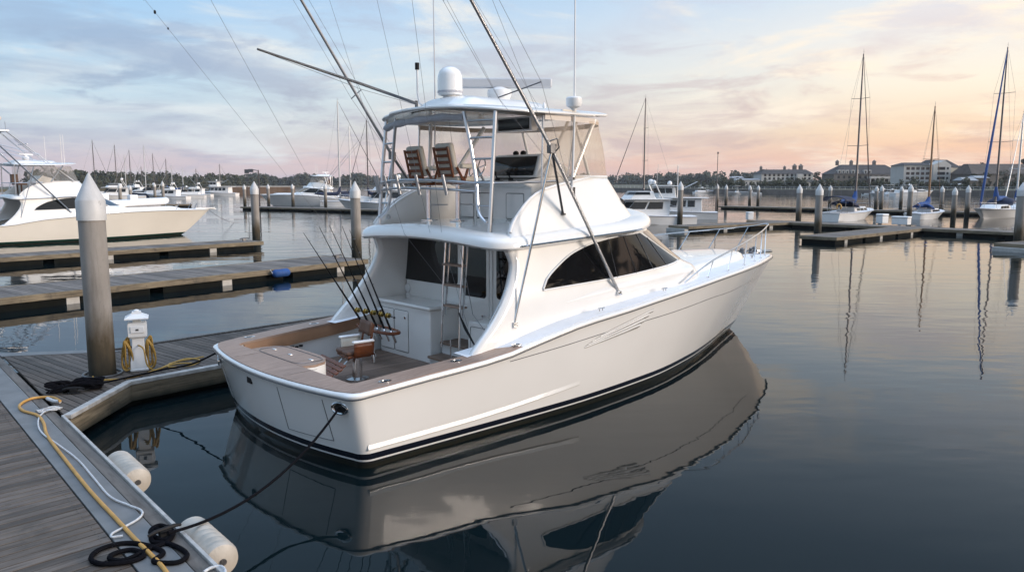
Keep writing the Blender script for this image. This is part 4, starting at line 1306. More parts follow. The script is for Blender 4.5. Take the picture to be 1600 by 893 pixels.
mb = MB(); beam(mb, V2(Fe0), V2(Fe1), .1, DZ - .34, DZ + .01); mb.build('end_beam', M['beam'], dockF, smooth=0, bevel=.008)
mb = MB(); mb.prism([A(7.2, -.02), V2(F0 + FD * .3 + FN * .1), V2(Fe0 + FN * .1 - FD * .2), V2(Fe1 - FN * .1), V2(F1), A(11.8, -.02)], -.3, DZ - .35); mb.build('float', M['float'], dockF, smooth=0)


def finger(label, n0, n1, width, par_h=.21, floats=((.15, .3),), far_ext=0.0, plank=None, side=1, w=.16):
    """finger dock: n0->n1 is the edge nearest the camera; side=1 when the deck lies to the left of it"""
    n0, n1 = V(n0), V(n1); d = (n1 - n0).normalized(); n = V((-d.y, d.x)) * side
    L = (n1 - n0).length
    t = thing('floating_dock', label, 'dock', (0, 0, 0))
    mb = MB(); planks(mb, [V2(n0 + n * .1), V2(n1 + n * .1 - d * .1), V2(n1 + n * (width - .1) - d * .1), V2(n0 + n * (width - .1) - d * far_ext)], math.atan2(n.y, n.x), w=w)
    mb.build('deck_planks', plankfar(math.degrees(math.atan2(n.y, n.x))), t, smooth=0)
    for o in (0, width - .1):
        mb = MB(); mb.prism([V2(n0 + n * o), V2(n1 + n * o), V2(n1 + n * (o + .1)), V2(n0 + n * (o + .1))], DZ - par_h, DZ + .012)
        mb.build('fascia_beam', M['beam'], t, smooth=0, bevel=.01)
    mb = MB(); mb.prism([V2(n1 - d * .1 + n * .1), V2(n1 + n * .1), V2(n1 + n * (width - .1)), V2(n1 - d * .1 + n * (width - .1))], DZ - par_h, DZ + .012); mb.build('end_beam', M['beam'], t, smooth=0, bevel=.01)
    u = .4; i = 0
    while u < L - .6:
        l = min(2.4, L - u - .1)
        mb = MB(); mb.prism([V2(n0 + d * u + n * .14), V2(n0 + d * (u + l) + n * .14), V2(n0 + d * (u + l) + n * (width - .14)), V2(n0 + d * u + n * (width - .14))], -.3, DZ - par_h - .002)
        mb.build('float', M['float'], t, smooth=0)
        if i % 2 == 0 and floats:
            mb = MB(); mb.prism([V2(n0 + d * (u + l + .03) + n * .12), V2(n0 + d * (u + l + .45) + n * .12), V2(n0 + d * (u + l + .45) + n * (width - .12)), V2(n0 + d * (u + l + .03) + n * (width - .12))], -.05, DZ - par_h - .002)
            mb.build('float_block', M['floatw'], t, smooth=0)
        u += l + .5; i += 1
    return t, d, n


dB, dBd, dBn = finger('empty grey finger dock in the left middle distance with a blue fender on its side', (-16.4, 22.9), (-6.75, 35.96), 3.1)
dC, dCd, dCn = finger('narrow finger dock farther left beside the cream yacht', (-27.0, 33.7), (-15.27, 47.18), 2.4)
def cleat(parent_pos, ang, label, mat='black', s=1.0):
    c = thing('dock_cleat', label, 'cleat', parent_pos, ang)
    mb = MB(); mb.tube([(-.17 * s, 0, .075 * s), (-.1 * s, 0, .09 * s), (.1 * s, 0, .09 * s), (.17 * s, 0, .075 * s)], [.014 * s, .022 * s, .022 * s, .014 * s], 8); mb.build('horn_bar', M[mat], c)
    mb = MB(); mb.box((0, 0, .04 * s), (.12 * s, .05 * s, .085 * s)); mb.box((0, 0, .008), (.2 * s, .075 * s, .016)); mb.build('cleat_base', M[mat], c, bevel=.008)
    return c


cleat((*(V((-6.75, 35.96)) - dBd * .5 + dBn * 1.6), DZ + .005), .8, 'small dark cleat on the end of the middle-left finger dock', 'dark_metal', 1.6)
cleat((*(V((-15.27, 47.18)) - dCd * .6 + dCn * 1.2), DZ + .005), .8, 'small dark cleat near the end of the dock beside the cream yacht', 'dark_metal', 1.8)
# long thin lines from the port outrigger to the end of that finger dock
E_ = V((-7.6, 36.3, DZ + .1))
for i, (u, v, yy) in enumerate(((357, 0, 1), (437, 0, 1))):
    # tip of the port outrigger, above the picture
    inv = BM.inverted(); a = inv @ E_
    tpx = V((( -3.4, 3.6, 10.6), (-1.2, 3.2, 10.2))[i])
    mb = MB(); mb.tube([a, tpx], .0045, 4); l_ = mb.build('long_halyard', M['line'], Y)
    if i == 0:
        mb = MB()
        for q, r in ((.80, .02), (.775, .045), (.755, .03), (.735, .03), (.71, .02)):
            c = a.lerp(tpx, q); mb.ell(c, (r, r, r * 1.6), 8, 6)
        mb.build('line_float', M['black'], l_)


# ---- pilings
def conc():
    m, nt, b = newmat('concrete_pile')
    tc = nt.nodes.new('ShaderNodeTexCoord'); sx = nt.nodes.new('ShaderNodeSeparateXYZ'); nt.links.new(tc.outputs['Object'], sx.inputs[0])
    f = noise(nt, 2.0, 6, .6, stretch=(1, 1, .35))
    c = ramp(nt, f, [(.28, (.205, .185, .165)), (.55, (.30, .275, .25)), (.75, (.38, .355, .33))])
    st = noise(nt, 3.5, 5, .7, stretch=(1.5, 1.5, .12))
    c = mixcol(nt, ramp(nt, st, [(.55, (0, 0, 0)), (.72, (.7,) * 3)]), c, (.15, .13, .11, 1))
    sp = noise(nt, 26, 2, .5)
    c = mixcol(nt, ramp(nt, sp, [(.66, (0, 0, 0)), (.72, (.35,) * 3)]), c, (.12, .11, .10, 1))
    z = mth(nt, 'ADD', sx.outputs['Z'], mth(nt, 'MULTIPLY', mth(nt, 'SUBTRACT', noise(nt, 2.4, 5, .65, stretch=(1.6, 1.6, .5)), .5), 1.3))
    c = mixcol(nt, ramp(nt, mth(nt, 'MULTIPLY', z, .4), [(.40, (1, 1, 1)), (.72, (0, 0, 0))]), c, (.065, .048, .026, 1))
    c = mixcol(nt, ramp(nt, mth(nt, 'MULTIPLY', z, .4), [(.17, (1, 1, 1)), (.42, (0, 0, 0))]), c, (.010, .011, .007, 1))
    nt.links.new(c, b.inputs['Base Color']); b.inputs['Roughness'].default_value = .8
    bump(nt, b, f, .3, .02)
    return m


M['pile'] = conc()
M['cap'] = wood('white_cap', (.50, .50, .49), (.66, .66, .66), (1, 1, .4), 4, .5, bmp=.05, stain=.25)


def piling(x, y, label, top=4.12, r=.25, group='capped concrete pilings', cap=True, lean=0.0, ns=28):
    p = thing('piling', label, 'piling', (x, y, 0), 0, group)
    mb = MB(); k = .12 if cap else 0
    mb.lathe([(r * 1.05, -2.0), (r * 1.04, 0), (r * 1.01, 1.5), (r, top - .60)], ns); mb.build('shaft', M['pile'], p, smooth=50)
    mb = MB(); c = r * 1.09
    mb.lathe([(c, top - .85), (c, top - .50), (c * .96, top - .47), (c * .10, top - .02), (.012, top)], ns); mb.build('cap', M['cap'], p, smooth=25)
    return p


pn = piling(-7.67, 14.05, 'large weathered piling in the left foreground, standing at the corner of the planked finger dock', 4.18, .226, None)
mb = MB()   # hoop that ties the dock to the pile
mb.tube([(.33 * math.cos(a) - .0, .33 * math.sin(a), .47) for a in [2 * math.pi * k / 28 for k in range(28)]], .022, 6, closed=True)
mb.build('pile_hoop', M['dark_metal'], pn)
piling(-16.75, 50.3, 'piling at the end of the dock beside the cream yacht', 4.13, .25)
piling(-7.95, 39.2, 'piling right behind the end of the middle-left finger dock', 4.1, .25)
piling(22.9, 57.6, 'tall piling at the tip of the wooden finger dock right of the bow', 3.95, .26)
piling(31.6, 47.9, 'piling cut by the right edge of the picture, on the nearest right dock', 4.05, .27)
# farther pilings: (photo u, v where it meets the water, top v, label)
PIL = [
    (1062, 351, 283, 'piling in front of the white flybridge cruisers beyond the yacht bow'),
    (1247, 349, 288, 'piling left of the tall one beyond the bow, on the long dock'),
    (1120, 323, 287, 'thin distant piling left of a twin, just right of the trawler stern'),
    (1134, 322, 288, 'thin distant piling beside the thin mast pole on the far dock'),
    (1171, 321, 289, 'left one of two distant pilings beyond the far dock, under the white hotel'),
    (1184, 321, 289, 'right one of two distant pilings beyond the far dock, under the white hotel'),
    (1296, 326, 289, 'distant piling behind the stern of the sailboat with the blue sail cover'),
    (1368, 326, 290, 'distant piling just right of the furled forestay'),
    (1376, 330, 289, 'distant piling, the second one right of the furled forestay'),
    (1407, 326, 290, 'distant piling between the two sailboats, under the pale flat-roofed building'),
    (1420, 344, 287, 'piling at the bow of the sailboat with the wooden mast'),
    (1470, 332, 290, 'piling behind the wooden-masted sailboat, at its stern'),
    (1489, 344, 292, 'slim leaning piling right of the wooden-masted sailboat'),
    (1510, 340, 289, 'piling left of the blue furled sail'),
    (243, 318, 285, 'distant piling left of the docks beyond the cream yacht deck'),
    (256, 322, 283, 'piling just above the dinghy on the cream yacht'),
    (189, 325, 286, 'piling behind the windshield of the cream yacht'),
    (205, 322, 289, 'shorter distant piling right behind the cream yacht windshield'),
    (383, 323, 288, 'thin piling left of the one at the dock beside the cream yacht'),
    (420, 322, 287, 'piling in front of the bow of the moored sportfisher in the middle'),
    (458, 323, 287, 'piling halfway along the moored sportfisher in the middle'),
    (509, 324, 287, 'piling between the sportfisher and the boat with the navy sail cover'),
]
for u, v, vt, lb in PIL:
    p = at(u, v, 0)
    piling(p.x, p.y, lb, CAM_H + (HOR - vt) / FOC * p.y * 1.0, .26, 'distant capped pilings', ns=14)

# ---- right-hand docks
RD = V((.6, -.8)).normalized()
r1, _, _ = finger('long dock across the right side with white dock boxes on it', (39.5, 51.6), (22.4, 73.6), 2.6, side=-1, w=.2)
r2, _, _ = finger('wooden finger dock right of the bow, with a capped piling at its tip', (31.6, 63.5), (19.6, 52.4), 2.6, side=1, w=.2)
r3, _, _ = finger('short finger dock behind the bow rail of the big yacht', (24.6, 72.4), (13.3, 65.4), 2.4, side=1, w=.2)
r4, _, _ = finger('stub of a finger dock at the right edge of the picture', (36.2, 50.0), (28.9, 46.0), 2.6, side=1, w=.2)
def farwalk(label, u0, v0, u1, v1, w):
    a, b = at(u0, v0, DZ), at(u1, v1, DZ)
    return finger(label, V2(a), V2(b), w, side=1 if u1 > u0 else -1, w=.3, floats=None)
farwalk('thin far walkway on the right, the nearer of two lines of dock', 1122, 322, 1300, 326, 3)
farwalk('far dock across the water behind the sailboats', 1300, 327, 1640, 334, 3)
farwalk('low dock in front of the moored boats in the middle distance', 375, 323, 640, 329, 3.2)
farwalk('low dark dock at the far left behind the cream yacht', 120, 321, 300, 319, 3)
b_ = thing('breakwater', 'long low rusty breakwater at the mouth of the harbour', 'breakwater', (0, 0, 0))
a, b = at(345, 304, 0), at(455, 303.5, 0)
mb = MB(); mb.prism([V2(a), V2(b), (b.x, b.y + 5), (a.x, a.y + 5)], -1, 2.6); mb.build('wall', wood('rusty_sheet_pile', (.09, .055, .035), (.2, .13, .085), (1, 1, .2), .4), b_, smooth=0)
mb = MB(); mb.prism([V2(a), V2(b), (b.x, b.y + 5), (a.x, a.y + 5)], 2.6, 3.0); mb.build('coping', M['edgewhite'], b_, smooth=0)

# ---- dock clutter, near left
def rope(name, label, cat, pts, r, mat, n=8, sub=8, group=None, parent=None):
    mb = MB(); mb.tube(smooth_path(pts, sub), r, n)
    o = mb.build(name, M[mat], parent)
    return tag(o, label, cat, group) if label else o


def gp(u, v, z=DZ + .03): return at(u, v, z)


# power pedestal
pp = thing('power_pedestal', 'white dock power pedestal with a lantern top, on the finger dock beside the near piling', 'power pedestal', (-7.02, 14.42, DZ + .005), R(24))
pp.location.x -= .13
mb = MB(); mb.prism([(-.16, -.16), (.16, -.16), (.16, .16), (-.16, .16)], 0, .05)
rows = [[(w * a, w * b * .9, z) for a, b in ((-1, -1), (1, -1), (1, 1), (-1, 1))] for w, z in ((.155, .05), (.15, .18), (.115, .32), (.105, .62))]
mb.grid(rows, cu=True, cap0=True, cap1=True); mb.build('base', M['plastic'], pp, bevel=.012, smooth=30)
mb = MB(); rows = [[(w * a, w * b * .9, z) for a, b in ((-1, -1), (1, -1), (1, 1), (-1, 1))] for w, z in ((.115, .622), (.165, .66), (.165, .90), (.15, .93))]
mb.grid(rows, cu=True, cap0=True, cap1=True); mb.build('outlet_box', M['plastic'], pp, bevel=.01, smooth=30)
mb = MB(); mb.box((0, -.158, .80), (.24, .03, .13)); fl_ = mb.build('outlet_flap', M['plastic'], pp, bevel=.012)
mb = MB(); mb.box((0, -.176, .80), (.05, .006, .035)); mb.build('flap_emblem', M['dark_metal'], fl_)
mb = MB(); mb.lathe([(.10, .93), (.10, 1.0)], 4, (0, 0, 0), Matrix.Rotation(R(45), 3, 'Z')); mb.build('lamp_lens', simple('lens', (.55, .56, .55), .3), pp)
mb = MB(); rows = [[(w * a, w * b, z) for a, b in ((-1, -1), (1, -1), (1, 1), (-1, 1))] for w, z in ((.205, 1.0), (.205, 1.02), (.085, 1.09), (.075, 1.13))]
mb.grid(rows, cu=True, cap0=True, cap1=True); mb.ell((0, 0, 1.14), (.055, .055, .03)); mb.build('roof_cap', M['plastic'], pp, smooth=30)
# coiled yellow hose hung on both sides
for k, (off, side) in enumerate(((V((-.20, -.06, 0)), 1), (V((.19, -.05, 0)), -1))):
    pts = []
    for i in range(90):
        a = 2 * math.pi * i / 15
        q = i / 90
        pts.append((off.x + (.02 + .075 * (.5 - .5 * math.sin(a))) * math.cos(a) + .035 * math.sin(i * .61), off.y + .06 * math.sin(i * .23), .33 + (.29 + .035 * math.sin(i * .21)) * math.sin(a)))
    mb = MB(); mb.tube(pts, .014, 6); o = mb.build('hose_coil', M['hose'], None, smooth=60)
    o.location = pp.location; o.rotation_euler = (0, 0, R(24))
    tag(o, 'yellow-brown hose coil hanging on the left side of the white pedestal' if k == 0 else 'yellow-brown hose coil hanging on the right side of the white pedestal', 'hose')
rope('hose', 'yellow hose trailing from the pedestal across the planks toward the yacht', 'hose', [(-7.14, 14.36, .95), (-6.95, 14.2, .9), (-6.9, 14.2, .6), (-6.8, 14.3, DZ + .02), gp(262, 570), gp(290, 560), gp(312, 562), gp(300, 570), gp(265, 573), gp(270, 566), gp(318, 557)], .015, 'hose')
rope('power_cable', 'thin yellow cable lying from behind the near piling to the pedestal', 'cable', [gp(145, 588), gp(150, 593), gp(185, 592), gp(215, 587), gp(245, 577), gp(275, 568), gp(300, 567)], .016, 'hose')
# black mooring line from the yacht's far quarter to the dock
rope('mooring_line', 'black mooring line from the far stern corner of the yacht to the dock corner', 'rope', [bw((-.1, 2.25, 1.02)), at(300, 568, .75), at(250, 578, .55), at(205, 588, DZ + .05), at(165, 597, DZ + .04), at(130, 607, DZ + .04)], .016, 'blackrope')
def heap(label, c, rx, ry, ang, loops, r, mat, name='rope_coil', jit=.25, seed=1):
    rnd = random.Random(seed); pts = []; n = loops * 9
    for i in range(n):
        a = 2 * math.pi * i / 9 + rnd.uniform(-.25, .25); q = 1 + rnd.uniform(-jit, jit) * 1.2
        x, y = rx * q * math.cos(a), ry * q * math.sin(a)
        pts.append((c[0] + x * math.cos(ang) - y * math.sin(ang), c[1] + x * math.sin(ang) + y * math.cos(ang), DZ + r + .012 + (r * 4.2 * rnd.random() if i % 3 else 0) + i / n * r * 1.5))
    return rope(name, label, 'rope', pts, r, mat, sub=5)
heap('heap of black rope on the cleat at the corner where the finger dock begins', gp(120, 606), .34, .13, .35, 8, .024, 'blackrope', seed=4, jit=.5)
heap('tail of black rope beside the heap on the dock corner', gp(95, 612), .18, .06, .5, 2, .014, 'blackrope', seed=9, jit=.4)
cleat((*V2(gp(115, 612)), DZ + .006), .2, 'black cleat half buried in the black rope heap at the dock corner')
# yellow cable, white rope along the main dock
rope('power_cable', 'thick yellow power cable snaking along the main dock edge in the near left', 'cable', [gp(94, 626, .5), gp(80, 620), gp(50, 622), gp(31, 632), gp(36, 641), gp(58, 648), gp(68, 660), gp(74, 680), gp(100, 715), gp(140, 765), gp(180, 808), gp(215, 845), gp(250, 880), gp(268, 905), gp(290, 940)], .021, 'yellow')
rope('cable_plug', 'white plug end of the yellow cable at the dock corner', 'cable', [gp(74, 622), gp(84, 626), gp(94, 627)], .03, 'whiterope')
rope('white_rope', 'thin grey-white rope running beside the yellow cable on the pale dock strip', 'rope', [gp(92, 638), gp(75, 640), gp(62, 650), gp(60, 665), gp(68, 678), gp(92, 695), gp(122, 718), gp(148, 748), gp(172, 775), gp(200, 788), gp(221, 797), gp(218, 808), gp(195, 822), gp(176, 832), gp(175, 838), gp(192, 836)], .012, 'whiterope')
heap('small tangle of grey string at the bend of the yellow cable', gp(75, 640), .14, .07, .6, 4, .008, 'whiterope', seed=5, jit=.4)
# black rope coil by the near cleat
mc = gp(250, 840)
rope('rope_coil', 'large loose coil of black rope on the main dock at the bottom of the picture', 'rope',
     [gp(262, 832), gp(240, 826), gp(238, 845), gp(262, 848), gp(285, 858), gp(292, 868), gp(275, 878), gp(240, 876), gp(255, 862), gp(225, 850), gp(190, 848), gp(155, 858), gp(142, 872), gp(160, 880), gp(205, 876), gp(225, 866), gp(205, 858), gp(178, 864), gp(172, 872), gp(195, 874), gp(235, 856), gp(262, 845), gp(270, 830), gp(250, 820), gp(235, 830), gp(250, 842), gp(268, 838), gp(262, 822)], .024, 'blackrope')
cleat((*V2(gp(258, 836)), DZ + .012), .9, 'black cleat inside the loose black rope coil at the bottom of the picture', 'black', 1.0)
tq = tr_pt(-2.02, .93)
rope('mooring_line', 'black mooring line from the near stern corner of the yacht to the dock cleat', 'rope', sag(gp(262, 832, DZ + .12), bw(tq + V((-.03, 0, 0))), .30, 16), .017, 'blackrope', sub=1)
rope('white_rope', 'short white rope loop at the very bottom of the dock edge', 'rope', [gp(318, 893), gp(330, 886), gp(345, 884), gp(352, 892), gp(345, 905)], .014, 'whiterope')
# white dock bumpers
M['bumper'] = wood('aged_white_bumper', (.40, .36, .30), (.60, .55, .48), (1, 1, 1), 3, .5, bmp=.1, stain=.45)
for u, v, lb in ((199, 737, 'ribbed white cylindrical bumper on the dock edge, farther from the camera'), (322, 852, 'ribbed white cylindrical bumper on the dock edge at the bottom of the picture')):
    p = at(u, v, .27)
    bt = thing('dock_bumper', lb, 'dock bumper', p, math.atan2(AD.y, AD.x), 'white bumpers on the main dock')
    mb = MB(); prof = []
    Lb = .46
    prof = [(.03, -Lb), (.10, -Lb + .004), (.165, -Lb + .03), (.18, -Lb + .08)]
    for k in range(7):
        q = -Lb + .12 + k * .115
        prof += [(.18, q), (.1765, q + .012), (.1765, q + .022), (.18, q + .034)]
    prof += [(.18, Lb - .06), (.165, Lb - .03), (.10, Lb - .004), (.03, Lb)]
    mb.lathe(prof, 28, (0, 0, 0), Matrix.Rotation(R(90), 3, 'Y')); mb.build('body', M['bumper'], bt, smooth=50)
    mb = MB(); mb.lathe([(.035, -Lb - .012), (.035, -Lb)], 12, (0, 0, 0), Matrix.Rotation(R(90), 3, 'Y')); mb.build('axle', M['dark_metal'], bt)
# yellow hose loop at the left edge, blue fender on the middle dock
c = V((-19.3, 27.4, DZ))
mb = MB(); mb.tube([(c.x + .35 * math.cos(a) * 1.2, c.y + .1 * math.sin(3 * a), DZ + .38 + .36 * math.sin(a)) for a in [2 * math.pi * k / 40 * 2 for k in range(41)]], .05, 8)
tag(mb.build('hose_coil', M['yellow'], None), 'bright yellow hose loop at the left edge on the middle dock', 'hose')
p = at(420, 424, .30); e_ = V((-6.75, 35.96)); t_ = (V((p.x, p.y)) - e_).dot(dBd); p = e_ + dBd * t_ - dBn * .2
bf = thing('fender', 'blue fender hung on the side of the middle-left finger dock', 'fender', (p.x, p.y, .3), math.atan2(dBd.y, dBd.x))
mb = MB(); mb.lathe([(.04, -.42), (.12, -.38), (.17, -.3), (.17, .3), (.12, .38), (.04, .42)], 16, (0, 0, 0), Matrix.Rotation(R(90), 3, 'Y')); mb.build('body', M['bluecov'], bf, smooth=50)
mb = MB(); mb.tube([(-.42, 0, 0), (-.5, .05, .18)], .015, 6); mb.build('lanyard', M['whiterope'], bf)
# white dock boxes, right
def dockbox(u, v, w, h, d, rz, lb):
    p = at(u, v, DZ); t = thing('dock_box', lb, 'dock box', (p.x, p.y, DZ + .015), rz, 'white dock boxes on the right dock')
    mb = MB(); mb.box((0, 0, h * .38), (w, d, h * .76)); mb.build('body', M['plastic'], t, bevel=.04)
    mb = MB(); mb.box((0, 0, h * .88), (w * 1.06, d * 1.08, h * .22)); mb.build('lid', M['plastic'], t, bevel=.06)
dockbox(1378, 349, .75, .85, .7, .4, 'upright white dock box left of the wider one on the long right dock')
dockbox(1408, 351, 1.35, .72, .75, -.9, 'wide white dock box in the middle of the long right dock')
dockbox(1171, 343, .6, .75, .5, .2, 'small white dock box on the dock behind the bow rail')
# ================================================================== the other boats
M['steelfar'] = simple('far_metal', (.5, .5, .51), .35, .6, var=0)
M['mastgrey'] = simple('mast_grey', (.11, .10, .10), .4, .5, var=.05)
M['mastwhite'] = simple('mast_white', (.55, .55, .55), .4, .2, var=.05)
M['mastwood'] = wood('mast_wood', (.20, .10, .045), (.34, .18, .08), (12, 12, .6), 1.0, .35, bmp=0)
M['bluegrey'] = simple('blue_grey_mesh', (.05, .085, .13), .35, var=.1)
M['farwin'] = simple('far_dark_window', (.012, .013, .015), .08, var=0)


def hull_simple(L, B, fa, fb, mat, root, name='hull', tr=.82, stem=.10, deckmat=None):
    """a plain displacement or planing hull, bow along +x, origin amidships at the waterline"""
    sh = curve([(0, tr), (.25, .95), (.5, 1), (.75, .78), (.9, .42), (1, 0.01)])
    wl = curve([(0, tr * .9), (.3, .9), (.55, .84), (.8, .42), (.94, .1), (1, 0.01)])
    rows = []
    for s in (-.25, 0, .15, .35, .6, .8, 1.0):
        sp = max(0, s); e = L * (1 - stem * (1 - sp))
        half = []
        for k in range(19):
            t = 1 - (k / 18) ** 1.3
            b = (wl(t) + (sh(t) - wl(t)) * sp ** 1.2) * B / 2 * (1 if s >= 0 else .7)
            zz = (fa + (fb - fa) * t ** 1.8) * s
            half.append((e * t - L / 2 - .04 * L * (1 - sp) * 0, b, zz))
        rows.append([(x, -y, z) for x, y, z in half] + [(x, y, z) for x, y, z in reversed(half)])
    mb = MB(); mb.grid(rows, cu=True, cap0=True)
    h = mb.build(name, mat, root, smooth=55)
    top = rows[-1]; n = len(top) // 2
    mb = MB(); mb.grid([[top[i], tuple((V(top[i]) + V(top[-1 - i])) / 2 + V((0, 0, .05))), top[-1 - i]] for i in range(n)])
    mb.build('deck', deckmat or M['nonskid'], root, smooth=55)
    mb = MB(); mb.tube([(x, y * 1.01, z - .06) for x, y, z in top], .035, 5, closed=True); mb.build('rub_rail', M['steelfar'], h)

    def deck(x):
        t = min(1, max(0, (x + L / 2) / L)); return fa + (fb - fa) * t ** 1.8
    return h, deck, (lambda x: sh(min(1, max(0, (x + L / 2) / L))) * B / 2)


def cabin(root, name, x0, x1, w, z0, z1, rf=.5, ra=.1, win=True, mat=None, tw=.86, wz=(.42, .86), front=True, panes=1):
    """deckhouse block with raked ends and dark windows"""
    mat = mat or M['hullfar']
    h = z1 - z0
    def px(f): return x0 + ra * h * f, x1 - rf * h * f
    rows = []
    for f in (0, .3, .6, .9, 1.0):
        a, b = px(f); ww = w / 2 * (1 + (tw - 1) * f) * (1 if f < 1 else .97)
        a, b = (a, b) if f < 1 else (a + .05, b - .05)
        rows.append([(a, -ww, z0 + h * f), (b - w * .22, -ww, z0 + h * f), (b, -ww * .55, z0 + h * f), (b, ww * .55, z0 + h * f), (b - w * .22, ww, z0 + h * f), (a, ww, z0 + h * f)])
    mb = MB(); mb.grid(rows, cu=True, cap0=True, cap1=True)
    c = mb.build(name, mat, root, smooth=25, bevel=.04)
    if win:
        f0, f1 = wz
        for s in (-1, 1):
            a0, b0 = px(f0); a1, b1 = px(f1); e = w * .22
            for i in range(panes):
                def lp(a, b, q): return a + (b - a) * q
                q0, q1 = i / panes + .03, (i + 1) / panes - .02
                pts = []
                for f, aa, bb in ((f0, a0, b0), (f1, a1, b1)):
                    ww = w / 2 * (1 + (tw - 1) * f) + .012
                    A_, B_ = aa + .12 * (x1 - x0), bb - e
                    pts.append((lp(A_, B_, q0), s * ww, z0 + h * f)); pts.append((lp(A_, B_, q1), s * ww, z0 + h * f))
                mb = MB(); mb.add([pts[0], pts[1], pts[3], pts[2]], [(0, 1, 2, 3)]); mb.build('window', M['farwin'], c, smooth=0, solid=.02)
        if front:
            pts = []
            for f in (f0, f1):
                a, b = px(f); ww = w / 2 * (1 + (tw - 1) * f)
                pts.append([(b - w * .22 + .0, -ww - .013, z0 + h * f), (b + .015, -ww * .55, z0 + h * f), (b + .015, ww * .55, z0 + h * f), (b - w * .22, ww + .013, z0 + h * f)])
            mb = MB(); mb.grid(pts); mb.build('windscreen', M['farwin'], c, smooth=0, solid=.02)
    return c


def rails(root, L, deckf, beamf, x0, x1, h=.7, r=.022, step=1.2):
    pts = []
    n = 12
    for s in (-1, 1):
        p = [(x0 + (x1 - x0) * k / n, s * max(.03, beamf(x0 + (x1 - x0) * k / n) - .08), deckf(x0 + (x1 - x0) * k / n) + h * min(1, .35 + k / n * 1.2)) for k in range(n + 1)]
        pts += p if s < 0 else p[::-1]
    mb = MB(); mb.tube(pts, r, 5); rl = mb.build('bow_rail', M['steelfar'], root)
    for s in (-1, 1):
        for k in range(1, n, 2):
            x = x0 + (x1 - x0) * k / n; y = s * max(.03, beamf(x) - .08)
            mb = MB(); mb.tube([(x, y, deckf(x)), (x, y, deckf(x) + h * min(1, .35 + k / n * 1.2))], r * .8, 4); mb.build('stanchion', M['steelfar'], rl)


def dome(root, x, y, z, r, name='radar_dome'):
    mb = MB(); mb.lathe([(r * .8, -.12 * r), (r, .1 * r), (r, .7 * r), (r * .85, 1.15 * r), (r * .5, 1.45 * r), (.01, 1.55 * r)], 14, (x, y, z)); mb.build(name, M['hullfar'], root, smooth=50)


